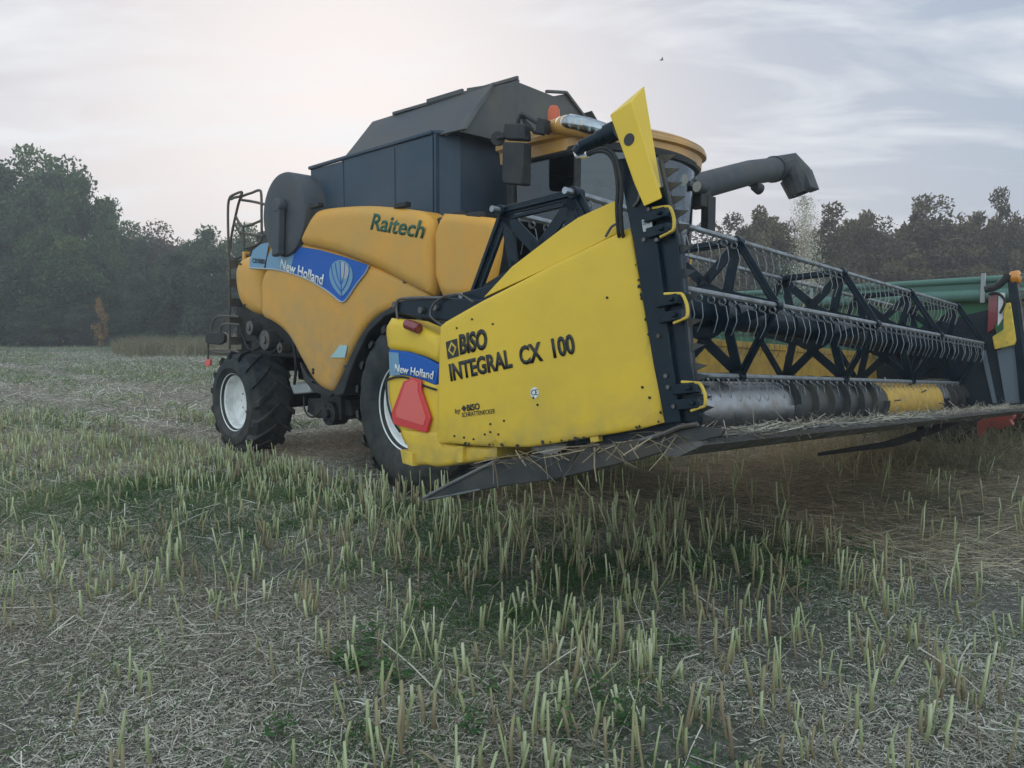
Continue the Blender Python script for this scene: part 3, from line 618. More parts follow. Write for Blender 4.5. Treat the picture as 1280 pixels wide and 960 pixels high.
text_mesh(S, 'SCHRATTENECKER', 'panel_lettering', M['ink'], HD, (577.5, 521.5), (619, 516.5), (577, 516), tb, extr=.001)
q = S.at(668, 491, b=tb); MB().cyl((q.x, tb, q.z), (q.x, tb + .002, q.z), .031, 24).build('sticker', M['white'], HD, smooth=0)
text_mesh(S, 'CE', 'panel_lettering', M['ink'], HD, (664, 494.5), (672, 493.5), (663.6, 487.5), tb - .002, extr=.001)
# inner wall panels dividing crop (dark)
inn_ = [Vector((.42, .04, -.06)), Vector((2.03, .04, -.12)), Vector((1.90, .04, .90)), Vector((.85, .04, .70)), Vector((.42, .04, .60))]
MB().prism(inn_, (0, .02, 0)).build('inner_end_sheet', M['navy_matte'], HD)
# rear end shield with decal and warning triangle
capp = [(484, 397), (500, 399), (516, 406), (535, 414), (549, 421), (549, 456), (530, 447), (510, 441), (485, 438), (479, 432), (477, 416)]
pillow(S, capp, .02, .04, .05, soft=0, thick=.2, step=.06).build('shield_cap', M['yellow'], HD)
low2 = [(483, 476), (484, 470), (500, 468), (520, 472), (549, 482), (549, 556), (504, 556), (498, 540), (489, 520), (484, 498)]
pillow(S, low2, .03, .02, .04, soft=0, thick=.22, step=.06).build('rear_shield', M['yellow'], HD)
low3 = [(497, 536), (549, 540), (549, 553), (580, 558), (618, 559), (618, 574), (572, 580.5), (545, 584), (530, 581), (512, 583), (503, 573), (508, 560)]
pillow(S, low3, .015, .02, .03, soft=0, thick=.3, step=.06).build('lower_shield', M['yellow'], HD)
slab(S, [(486, 436), (512, 440), (532, 447), (549, 456), (545, 482), (525, 474), (505, 469), (487, 469)], .035, .12).build('shield_decal_panel', M['blue'], HD, bevel=.01)
slab(S, [(486, 440), (498, 441), (500, 469), (487, 469)], .031, .003).build('light_blue_decal', M['bluelite'], HD, smooth=0)
text_mesh(S, 'New Holland', 'decal_lettering', M['white'], HD, (493, 465), (541, 474.5), (494, 455), .028, bold=.022)
MB().tube(spline(S.poly([(545, 487), (530, 482), (515, 474), (500, 471), (486, 474), (483, 480), (485, 505), (492, 527), (500, 540)], .02), 4), .008, 6).build('shield_edge', M['ink'], HD)
slab(S, [(504, 477), (514, 472), (526, 475), (526, 488), (538, 523), (533, 541), (491, 530), (489, 516)], .005, .018).build('warning_triangle', M['red'], HD, bevel=.004)
slab(S, [(507, 479), (515, 474), (522, 478), (522, 489), (532, 522), (529, 532), (495, 521), (495, 513)], .001, .006).build('warning_triangle_face', M['salmon'], HD, smooth=0)
MB().cyl(*[S.at(508, 405, b=.0), S.at(524, 411, b=.0)], .035, 14).build('marker_lamp', M['darkred'], HD, bevel=.01)
each('shield_bracket', [MB().prism(S.poly([(500, 562), (514, 566), (516, 583), (503, 579)], -.01), (0, .2, 0)), MB().prism(S.poly([(571, 558), (578, 558), (578, 578), (571, 579)], -.012), (0, .05, 0)), MB().prism(S.poly([(736, 541), (747, 540), (748, 552), (738, 554)], 0), (0, .05, 0))], M['yellow_plain'], HD, bevel=.004)
# reel lift arm
slab(S, [(493, 377), (510, 374), (560, 372), (600, 374), (612, 372), (640, 390), (600, 400), (560, 402), (520, 398), (492, 391)], .06, .09).build('reel_arm', M['navy'], HD, bevel=.012)
c = MB(); 
for x, y in ((494, 381), (527, 388), (545, 384)): q = S.at(x, y, b=.05); c.cyl((q.x, .035, q.z), (q.x, .065, q.z), .022, 12)
c.tube(spline(S.poly([(497, 398), (496, 380), (505, 373), (560, 372)], .05), 4), .010, 6); c.tube(spline(S.poly([(553, 407), (538, 395), (542, 380), (556, 370), (575, 368), (592, 378)], .03), 4), .006, 6); c.build('arm_fittings', M['dullsteel'], HD)
MB().beam((.2, .12, .86), (1.15, .12, .84), .07, .09).build('reel_arm', M['navy'], HD, bevel=.01)
MB().beam((.2, WH - .12, .86), (1.15, WH - .16, .72), .07, .09).build('reel_arm', M['navy'], HD, bevel=.01)
# side knife post
slab(S, [(771, 198), (797, 195), (803, 230), (820, 299), (840, 455), (851, 529), (831, 531), (816, 455), (790, 298), (780, 245)], -.05, .11).build('side_knife_post', M['navy'], HD, bevel=.008)
slab(S, [(812, 238), (830, 232), (847, 300), (862, 455), (875, 528), (852, 529), (840, 455), (821, 299)], -.02, .06).build('side_knife_post', M['navy'], HD, bevel=.006)
c = MB(); 
for x, y in ((838, 254), (846, 300), (855, 380), (863, 455), (872, 525)): pass
ka = S.poly([(826, 200), (846, 292), (863, 455), (874, 524)], .0)
MB().tube(ka, .014, 6).build('side_knife_bar', M['worn'], HD)
c = []; n = 17
for k in range(n):
    t = k / (n - 1) * 3; i = min(2, int(t)); p = ka[i].lerp(ka[i + 1], t - i)
    c.append(MB().prism([p + Vector((-.01, 0, .030)), p + Vector((.085, 0, .0)), p + Vector((-.01, 0, -.030))], (0, .006, 0)))
each('knife_blade', c, M['worn'], HD, smooth=0)
def guard(x0, y0, x1, y1):
    a0 = S.at(x0, y0, b=-.06); a1 = S.at(x1, y1, b=-.06); d = a1 - a0
    k = Vector((.045, 0, 0)); c = MB()
    P = [a0 + Vector((-.05, 0, .012)), a0 + k * .5, a0 + k + d * .08, a0 + k * 1.25 + d * .5, a0 + k + d * .92, a1 + k * .4, a1 + Vector((-.03, 0, -.01))]
    sp = spline(P, 3)
    for i in range(len(sp) - 1): c.beam(sp[i], sp[i + 1] + (sp[i + 1] - sp[i]) * .12, .012, .017, up=(0, 1, 0))
    g = c.build('knife_guard', M['yellow_plain'], HD, bevel=.003)
    h = MB()
    for q in (a0 + d * .18, a0 + d * .8): h.beam(q + Vector((-.10, .02, 0)), q + Vector((.02, .02, 0)), .06, .05); h.cyl(q + Vector((-.01, -.03, 0)), q + Vector((-.01, 0, 0)), .012, 8)
    h.build('guard_mount', M['navy'], g, bevel=.005)
guard(827, 260, 832, 292); guard(842, 368, 849, 400); guard(864, 479, 871, 510)
c = []
for x, y in ((812, 262), (818, 271), (822, 300), (833, 470), (836, 484), (843, 508), (806, 300), (824, 420)): q = S.at(x, y, b=-.05); c.append(MB().cyl((q.x, -.062, q.z), (q.x, -.045, q.z), .010, 8))
each('bolt', c, M['dullsteel'], HD)
slab(S, [(802, 275), (814, 272), (816, 287), (804, 290)], -.053, .002).build('sticker', M['silver'], HD, smooth=0)
text_mesh(S, '= =', 'sticker_print', M['ink'], HD, (804, 281), (812.5, 278.5), (803.4, 277), -.055, extr=.001)
# gearbox cover on top of the knife
pf = [S.at(x, y, b=-.10) for x, y in ((762, 144), (789, 127), (827.5, 248), (805, 258), (793, 230))]
bk = [S.at(x, y, b=.04) for x, y in ((782, 127), (805.5, 107), (828, 245), (812, 250), (800, 228))]
vs = pf + bk; fs = [(0, 1, 2, 3, 4), (9, 8, 7, 6, 5), (0, 5, 6, 1), (1, 6, 7, 2), (2, 7, 8, 3), (3, 8, 9, 4), (4, 9, 5, 0)]
MB().add(vs, fs).build('knife_drive_cover', M['yellow'], HD, smooth=0, bevel=.005)
q = S.at(786.5, 174.5, b=-.10); c = MB(); nrm = (pf[1] - pf[0]).cross(pf[3] - pf[0]).normalized(); nrm = nrm if nrm.y < 0 else -nrm
c.cyl(q + nrm * .003, q - nrm * .01, .030, 24); c.build('cover_hole', M['ink'], HD)
c = MB(); A_ = S.at(770, 163, b=-.06); B_ = S.at(726, 184, b=-.10); d = (B_ - A_)
c.tube([A_, A_ + d * .28], .050, 18); c.tube([A_ + d * .24, A_ + d * .5], .040, 18); c.tube([A_ + d * .46, B_], .034, 18); c.tube([B_ - d * .02, S.at(722, 192, b=-.10)], .034, 16)
c.build('knife_motor', M['navy'], HD, bevel=.004)
c = MB(); c.tube(spline(S.poly([(719, 189), (721, 195), (727, 196), (735, 194)], -.11), 3), .011, 8); c.tube(spline(S.poly([(726, 188), (727, 192), (733, 191)], -.09), 3), .011, 8); c.build('hose_fitting', M['chrome'], HD)
for k, off in enumerate((0, 5)):
    MB().tube(spline([S.at(x, y, b=bb_) for x, y, bb_ in ((734, 194 - off * .4, -.11), (748, 189 - off * .5, -.12), (760, 192 - off, -.11), (768 + off * .5, 205 - off, -.10), (772 + off, 235, -.08), (771 + off, 262, -.06), (773 + off, 290, -.03), (776 + off, 300, .03))], 6), .010, 8).build('hydraulic_hose', M['black'], HD)
c = MB(); c.tube(spline(S.poly([(792, 258), (798, 250), (800, 240)], -.06), 3), .008, 6); c.tube(spline(S.poly([(757, 296), (765, 283), (776, 278)], -.0), 3), .007, 6); c.build('cable', M['dullsteel'], HD)

# --- table: floor, trough, back wall, knife
c = MB(); c.prism([(x_, .07, z_) for x_, _, z_ in [(2.12, -.02, -.115), (2.10, -.02, -.135), (1.45, -.02, -.155), (1.35, -.02, -.20), (.60, -.02, -.21), (.28, -.02, -.12), (.26, -.02, .05), (.29, -.02, .05), (.31, -.02, -.09), (.62, -.02, -.18), (1.33, -.02, -.17), (1.43, -.02, -.13)]], (0, WH - .05, 0)); c.build('table_floor', M['worn'], HD)
c = MB(); c.box((.24, .30, .02), (.28, WH, .74)); c.beam((.24, .30, .76), (.24, WH, .76), .10, .07); c.build('back_wall', M['augeryellow'], HD, bevel=.005)
c = MB(); c.beam((.16, .32, .70), (.16, WH, .70), .14, .14); c.beam((.16, .32, .0), (.16, WH, .0), .16, .16); c.build('frame_tube', M['yellow'], HD, bevel=.02)
c = MB(); c.prism([(2.20, -.03, -.125), (2.20, -.03, -.145), (2.07, -.03, -.19), (1.98, -.03, -.185), (2.04, -.03, -.125)], (0, WH + .06, 0)); c.build('cutter_bar', M['dullsteel'], HD)
c = MB(); n = int(WH / .0762)
for k in range(n):
    b = .03 + k * .0762; c.prism([(2.18, b, -.118), (2.27, b + .012, -.13), (2.18, b + .024, -.118)], (0, 0, -.014)); 
c.build('knife_fingers', M['dullsteel'], HD, smooth=0)
c = MB()
for k in range(n): b = .03 + k * .0762; c.prism([(2.12, b + .04, -.112), (2.22, b + .05, -.112), (2.12, b + .06, -.112)], (0, 0, .003)); c.box((2.04, b + .045, -.114), (2.1, b + .06, -.100))
c.build('knife_sections', M['bar'], HD, smooth=0)
# skid sheet under the near end
slab(S, [(529, 622), (548, 611), (600, 583), (622, 575), (660, 570), (700, 566), (760, 556), (832, 541), (868, 533), (905, 536), (900, 546), (858, 556), (800, 574), (760, 583), (720, 593), (690, 600), (640, 606), (600, 613), (560, 621), (535, 626)], -.03, .03).build('skid_sheet', M['worn'], HD, bevel=.006)
MB().tube(S.poly([(529, 623), (560, 606), (622, 575)], -.035), .010, 6).tube(S.poly([(529, 625), (560, 620), (600, 612)], -.035), .006, 6).build('skid_edge', M['bar'], HD)
MB().tube(spline(S.poly([(800, 551), (830, 542), (850, 534), (872, 530)], -.045), 4), .012, 8).build('divider_rod', M['dullsteel'], HD)
for b in (5.3,):
    c = MB(); c.prism([(1.95, b, -.15), (1.2, b, -.36), (.5, b, -.44), (.5, b, -.48), (1.25, b, -.42), (2.0, b, -.20)], (0, .3, 0)); c.beam((1.55, b + .15, -.16), (1.5, b + .15, -.38), .04, .05); c.build('skid_shoe', M['worn'], HD, bevel=.006)
# --- intake auger with flighting, yellow finger section in the middle
ac = (AC_A, AC_Z); TR = .21
c = MB(); c.cyl((ac[0], .10, ac[1]), (ac[0], WH - .1, ac[1]), TR, 40); au = c.build('intake_auger', M['steel'], HD, smooth=40)
def flight(b0, b1, hand, turns):
    mb = MB(); n = int(turns * 28); vs = []; 
    for i in range(n + 1):
        t = i / n; a = 2 * pi * turns * t * hand; b = b0 + (b1 - b0) * t
        for r, db in ((TR - .01, -.004), (.27, -.002), (.27, .004), (TR - .01, .006)): vs.append((ac[0] + r * cos(a), b + db, ac[1] + r * sin(a)))
    fs = []
    for i in range(n):
        for q in range(4): fs.append((i * 4 + q, i * 4 + (q + 1) % 4, (i + 1) * 4 + (q + 1) % 4, (i + 1) * 4 + q))
    mb.add(vs, fs); mb.build('auger_flight', M['worn'], au, smooth=40)
flight(2.9, 5.0, 1, 6); flight(7.1, WH - .12, -1, 3)
MB().cyl((ac[0], 5.1, ac[1]), (ac[0], 7.0, ac[1]), TR + .02, 40).build('auger_center', M['augeryellow'], au, bevel=.01)
MB().cyl((ac[0], 2.9, ac[1]), (ac[0], 5.1, ac[1]), TR + .004, 40).build('auger_sleeve', M['worn'], au)
c = MB()
for k in range(14): b = 5.25 + k * .12; a = k * 2.4; c.cyl((ac[0] + .2 * cos(a), b, ac[1] + .2 * sin(a)), (ac[0] + .29 * cos(a), b, ac[1] + .29 * sin(a)), .009, 8)
c.build('auger_finger', M['steel'], au)
# --- far end: sheets, side knife, cover, lamp, warning board
fa = [Vector((-.05, WH - .03, -.22)), Vector((1.95, WH - .03, -.12)), Vector((1.72, WH - .03, 1.16)), Vector((.95, WH - .03, 1.08)), Vector((.35, WH - .03, .72)), Vector((-.05, WH - .03, .62))]
MB().prism(fa, (0, .03, 0)).build('end_panel', M['navy_matte'], HD)
MB().prism([Vector((p.x, WH + .004, p.z)) for p in fa], (0, .01, 0)).build('end_panel', M['yellow'], HD)
bf = WH - .05
slab(S, [(1226, 440), (1232, 437), (1246, 504), (1241, 504)], bf, .02).build('end_panel_rib', M['bluegrey'], HD)
slab(S, [(1246, 438), (1268, 432), (1276, 503), (1257, 505)], bf - .02, .05).build('far_post_sheet', M['bluegrey'], HD)
slab(S, [(1258, 342), (1269, 342), (1276, 400), (1283, 470), (1288, 508), (1275, 505), (1268, 432), (1262, 380)], bf - .06, .14).build('side_knife_post', M['navy'], HD, bevel=.01)
c = MB(); ka = S.poly([(1270, 345), (1278, 400), (1290, 505)], bf); c.tube(ka, .02, 6).build('side_knife_bar', M['dullsteel'], HD); c = []
for k in range(17):
    t = k / 16 * 2; i = min(1, int(t)); p = ka[i].lerp(ka[i + 1], t - i); c.append(MB().prism([p + Vector((-.01, 0, .035)), p + Vector((.10, 0, 0)), p + Vector((-.01, 0, -.035))], (0, .006, 0)))
each('knife_blade', c, M['dullsteel'], HD, smooth=0)
slab(S, [(1240, 421), (1254, 412), (1254, 385), (1256, 379), (1263, 378), (1270, 425), (1268, 431), (1243, 437)], bf - .09, .05).build('far_knife_cover', M['yellow_plain'], HD, bevel=.01)
slab(S, [(1236, 366), (1247, 365), (1247, 400), (1241, 412), (1234, 416)], bf - .05, .03).build('warning_board', M['darkred'], HD, bevel=.004)
slab(S, [(1248, 366), (1256, 366), (1256, 395), (1247, 408)], bf - .05, .03).build('warning_board', M['white'], HD, bevel=.004)
c = MB(); c.tube(spline(S.poly([(1236, 368), (1244, 366), (1252, 370), (1256, 378), (1250, 392)], bf - .1), 4), .016, 6); c.tube(spline(S.poly([(1231, 362), (1246, 358), (1256, 349), (1259, 343)], bf - .08), 4), .045, 8); c.build('hydraulic_hose', M['black'], HD)
q = S.at(1269, 347, b=bf); c = MB(); c.cyl(q + Vector((-.05, 0, 0)), q + Vector((.06, 0, 0)), .085, 24); c.build('marker_lamp', M['orangelamp'], HD, bevel=.02)

# --- reel
ds = Vector((-.0007, .99998, -.0064)).normalized(); RC = Vector((1.101, .2, .823)); RV = [(0.86, 1.347), (1.434, 1.294), (1.675, 0.77), (1.342, 0.3), (0.768, 0.353), (0.527, 0.876)]
T1 = 7.72
c = MB(); c.tube([RC, RC + ds * T1], .115, 32)
for t in (1.3, 2.25, 3.3, 4.3, 5.4, 6.4): c.tube([RC + ds * (t - .05), RC + ds * (t + .05)], .128, 32)
reel = c.build('reel', M['navy'], HD, smooth=40)
def spider(t, near=False):
    mb = MB(); X = Vector((1, 0, 0)); Z = Vector((0, 0, 1)); o = RC + ds * t; cor = [Vector((a, 0, z)) - Vector((RC.x, 0, RC.z)) for a, z in RV]; th = .016
    def bar(p, q, wd, th=th, off=0): mb.beam(o + p + Vector((0, off, 0)), o + q + Vector((0, off, 0)), th, wd, up=(q - p).cross(Vector((0, 1, 0))))
    for i in range(6):
        A, B = cor[i], cor[(i + 1) % 6]; bar(A, B, .062); bar(A * .985, B * .985, .012, .05); 
        if near: bar(A.lerp(B, .10) * .90, B.lerp(A, .10) * .90, .022, .028)        # rim with a folded flange
        a = atan2(A.z, A.x)
        for sg_ in (-1, 1):
            I = Vector((cos(a + sg_ * .46), 0, sin(a + sg_ * .46))) * .235
            bar(A * .95, I, .078)
        # rounded gusset between neighbouring struts
        m_ = a - pi / 6; g = [Vector((cos(m_ + u), 0, sin(m_ + u))) * r for u, r in ((-.30, .20), (-.20, .30), (0, .255), (.20, .30), (.30, .20))]
        mb.prism([o + p + Vector((0, -th / 2, 0)) for p in g], (0, th, 0))
        g = [A * .80 + Vector((cos(a + 1.2), 0, sin(a + 1.2))) * .06, A * 1.03, A * .80 - Vector((cos(a + 1.2), 0, sin(a + 1.2))) * -.0 + Vector((cos(a - 1.2), 0, sin(a - 1.2))) * .06]
        mb.prism([o + p + Vector((0, -th / 2, 0)) for p in g], (0, th, 0))
    # hub ring plate
    vs = []; n = 36
    for k in range(n):
        u = 2 * pi * k / n
        for r, y in ((.10, -th / 2), (.215, -th / 2), (.215, th / 2), (.10, th / 2)): vs.append(o + Vector((r * cos(u), y, r * sin(u))))
    fs = []
    for k in range(n):
        for q in range(4): fs.append((k * 4 + q, k * 4 + (q + 1) % 4, ((k + 1) % n) * 4 + (q + 1) % 4, ((k + 1) % n) * 4 + q))
    mb.add(vs, fs)
    for i in range(6): mb.tube([o + cor[i] + Vector((0, -.04, 0)), o + cor[i] + Vector((0, .04, 0))], .036, 14)
    return mb.build('reel_spider', M['navy'], reel, smooth=30, bevel=.003, seg=1)
for t in (-.02, 1.86, 3.86, 5.82, 7.70): spider(t, t < 0)
bars = []
for i, (a, z) in enumerate(RV):
    p = Vector((a, .2, z)); MB().tube([p - ds * .12, p + ds * (T1 + .04)], .020, 10).build('tine_bar', M['bar'], reel)
# spring tines: coil under the bar, wire dropping with a kink
tm = MB(); r_ = .0034
coil = [Vector((-.012 + .024 * cos(k * pi / 5), -.004 + .0012 * k, -.036 + .024 * sin(k * pi / 5))) for k in range(16)]
tm.tube([(0, -.006, -.012)] + coil + [Vector((.006, .014, -.07)), Vector((.012, .014, -.155)), Vector((-.004, .014, -.195)), Vector((-.030, .014, -.245))], r_, 5)
tmesh = tm.build('tine', M['wire'], reel, smooth=50); proto = tmesh; first = True; rest = MB(); cnt = 0
order = [2, 1, 3, 0, 4, 5]; pos = []
for rank, i in enumerate(order):
    a, z = RV[i]; t = .10
    while t < T1 - .02:
        pos.append((rank, t, i)); t += .142
pos.sort(key=lambda q: (q[1] + (0, .0, .6, 2.2, 6, 7)[q[0]]))
jr = random.Random(5)
for rank, t, i in pos:
    a, z = RV[i]; p = Vector((a, .2, z)) + ds * t; rot = Matrix.Rotation(jr.uniform(-.10, .10), 4, 'Y') @ Matrix.Rotation(jr.uniform(-.08, .08), 4, 'X')
    mtx = Matrix.Translation(p) @ rot
    if cnt < 100:
        o = proto if first else proto.copy()
        if not first: COL.objects.link(o); o.parent = reel
        first = False; o.matrix_local = mtx; cnt += 1
    else: rest.add([mtx @ Vector(v) for v in tm.v], tm.f)
ro = rest.build('tines', M['wire'], reel, smooth=50); ro['kind'] = 'stuff'
# ================================================================== ground
def gz(x, y):
    x = np.asarray(x, float); y = np.asarray(y, float)
    r = np.clip(y - 16, 0, None)
    rise = .016 * r / (1 + r / 160.0) * 1.0
    b = .012 * np.sin(x * 1.7 + 1.3 * np.sin(y * .9)) + .010 * np.sin(y * 2.3 + x * .6) + .006 * np.sin(x * 5.1 + y * 3.3)
    return rise + b
def pxw(px, d): return (px - 640) / FPX * d
ys = np.concatenate([np.linspace(-30, 0, 8), np.linspace(.5, 20, 110), np.geomspace(20.5, 300, 50)]); us = np.linspace(-1, 1, 140)
vs = []; 
for y in ys:
    half = min(14 + 2.4 * max(y, 0), 290)
    X = us * half; Z = gz(X, np.full_like(X, y)); vs += [(a, y, b) for a, b in zip(X, Z)]
k = len(us); fs = [(i * k + j, i * k + j + 1, (i + 1) * k + j + 1, (i + 1) * k + j) for i in range(len(ys) - 1) for j in range(k - 1)]
gm = bpy.data.meshes.new('ground'); gm.from_pydata(vs, [], fs); gm.polygons.foreach_set('use_smooth', [True] * len(gm.polygons))
m = bpy.data.materials.new('field_soil'); m.use_nodes = True; t = m.node_tree; bs = t.nodes['Principled BSDF']; bs.inputs['Roughness'].default_value = .95; bs.inputs['Specular IOR Level'].default_value = .15
co = t.nodes.new('ShaderNodeTexCoord')
def gn(sc, det=8, ro=.65, dist=0):
    q = t.nodes.new('ShaderNodeTexNoise'); q.inputs['Scale'].default_value = sc; q.inputs['Detail'].default_value = det; q.inputs['Roughness'].default_value = ro; q.inputs['Distortion'].default_value = dist
    t.links.new(co.outputs['Object'], q.inputs['Vector']); return q
n1 = gn(24, 10, .82, .8); r1 = t.nodes.new('ShaderNodeValToRGB'); e = r1.color_ramp.elements
e[0].position = .34; e[0].color = (.07, .066, .055, 1); e[1].position = .70; e[1].color = (.40, .39, .33, 1); q = e.new(.5); q.color = (.17, .165, .14, 1)
t.links.new(n1.outputs['Fac'], r1.inputs[0])
n2 = gn(.55, 6, .6); r2 = t.nodes.new('ShaderNodeMapRange'); r2.inputs[1].default_value = .50; r2.inputs[2].default_value = .66; r2.inputs[4].default_value = .75; t.links.new(n2.outputs['Fac'], r2.inputs[0])
mx = t.nodes.new('ShaderNodeMix'); mx.data_type = 'RGBA'; t.links.new(r2.outputs[0], mx.inputs[0]); t.links.new(r1.outputs[0], mx.inputs[6]); mx.inputs[7].default_value = (.12, .16, .075, 1)
t.links.new(mx.outputs[2], bs.inputs['Base Color'])
n3 = gn(28, 10, .8, 1.0); bp = t.nodes.new('ShaderNodeBump'); bp.inputs['Strength'].default_value = .9; bp.inputs['Distance'].default_value = .03; t.links.new(n3.outputs['Fac'], bp.inputs['Height']); t.links.new(bp.outputs[0], bs.inputs['Normal'])
gm.materials.append(m); go = bpy.data.objects.new('field', gm); COL.objects.link(go); go['kind'] = 'structure'

# ------------------------------------------------------------------ plant stuff, generated as many small blades
def vnoise(x, y, s, seed=0):
    """smooth value noise, vectorised"""
    r_ = np.random.default_rng(100 + seed); T = r_.random((64, 64)); x = x * s + 1000; y = y * s + 1000; xi = np.floor(x).astype(int); yi = np.floor(y).astype(int); fx = x - xi; fy = y - yi
    fx = fx * fx * (3 - 2 * fx); fy = fy * fy * (3 - 2 * fy); g = lambda a, b: T[a % 64, b % 64]
    return (g(xi, yi) * (1 - fx) + g(xi + 1, yi) * fx) * (1 - fy) + (g(xi, yi + 1) * (1 - fx) + g(xi + 1, yi + 1) * fx) * fy
def mesh_np(name, V, Fq, tint, m, kind='stuff', label=None, cat=None):
    me = bpy.data.meshes.new(name); nv = len(V); nf = len(Fq); me.vertices.add(nv); me.vertices.foreach_set('co', np.ascontiguousarray(V, np.float32).ravel())
    me.loops.add(nf * 4); me.loops.foreach_set('vertex_index', np.ascontiguousarray(Fq, np.int32).ravel()); me.polygons.add(nf)
    me.polygons.foreach_set('loop_start', np.arange(0, nf * 4, 4, dtype=np.int32)); me.polygons.foreach_set('loop_total', np.full(nf, 4, np.int32))
    at = me.attributes.new('tint', 'FLOAT', 'POINT'); at.data.foreach_set('value', np.ascontiguousarray(tint, np.float32)); me.update(calc_edges=True); me.validate()
    me.materials.append(m); o = bpy.data.objects.new(name, me); COL.objects.link(o)
    tag(o, label, cat, None, kind); return o
def strips(P, D, Ln, Wd, bend, tint, up=None, taper=.5):
    """3-segment ribbons: base P, direction D, length, width, sideways bend vector"""
    n = len(P); D = D / np.linalg.norm(D, axis=1, keepdims=True); rv = rng.normal(size=(n, 3)) if up is None else up
    S_ = np.cross(D, rv); S_ /= np.linalg.norm(S_, axis=1, keepdims=True) + 1e-9
    V = np.zeros((n, 6, 3))
    for i, (t_, wf) in enumerate(((0, 1.0), (.55, .9), (1.0, taper))):
        c_ = P + D * (Ln * t_)[:, None] + bend * (t_ ** 2)
        V[:, i * 2] = c_ - S_ * (Wd * wf / 2)[:, None]; V[:, i * 2 + 1] = c_ + S_ * (Wd * wf / 2)[:, None]
    b = np.arange(n)[:, None] * 6; Fq = np.concatenate([b + [0, 1, 3, 2], b + [2, 3, 5, 4]], 0)
    return V.reshape(-1, 3), Fq, np.repeat(tint, 6)
def join(parts):
    V = []; Fq = []; T = []; k = 0
    for v, f_, t_ in parts: V.append(v); Fq.append(f_ + k); T.append(t_); k += len(v)
    return np.concatenate(V), np.concatenate(Fq), np.concatenate(T)
def wedge(n, y0, y1, k=.80, pad=2.6, p=1.0):
    n = int(n * (1.45 if y1 < 20 else 1.1))
    """points over the ground ahead, wider than the view so that a step aside still shows cover"""
    u = rng.random(n); y = (y0 ** (1 + p) + (y1 ** (1 + p) - y0 ** (1 + p)) * u) ** (1 / (1 + p)); x = (rng.random(n) * 2 - 1) * (y * k + pad); return x, y
# machine coordinates of ground points, to keep stems out from under the tyres
def ab(x, y): dx = x - O_B.x; dy = y - O_B.y; return dx * Fv.x + dy * Fv.y, dx * Lv.x + dy * Lv.y
def driven(x, y):
    a, b = ab(x, y); tr = ((b > -.05) & (b < .85)) | ((b > 2.55) & (b < 3.45)); return tr & (a < .75)
def under(x, y):
    a, b = ab(x, y); return (a > -5.6) & (a < .6) & (b > -.1) & (b < 3.5)
def swath(x, y):
    """flattened straw behind and beyond the header"""
    a, b = ab(x, y); s_ = np.clip((b + .3 + .5 * np.sin(a * 1.3)) / 1.2, 0, 1) * np.clip((a - .3) / .8, 0, 1) * np.clip((7.6 + .4 * b - a) / 1.5, 0, 1) * np.clip((9 - b) / 1.5, 0, 1); return s_
def stubble_density(x, y):
    px = 640 + FPX * x / y
    d = .34 + .8 * np.clip((vnoise(x, y, .55, 1) - .40) * 3, 0, 1)
    d *= np.clip(.5 + .6 * (px - 300) / 450, .45, 1.1)
    band = np.exp(-((y - 6.6) / 1.5) ** 2) * np.clip((px - 330) / 200, 0, 1); d = d + .55 * band
    band2 = np.exp(-((y - 8.8) / 1.3) ** 2) * np.clip((px - 120) / 100, 0, 1) * np.clip((560 - px) / 80, 0, 1); d = d + .6 * band2
    d *= 1 - .93 * swath(x, y)
    return d
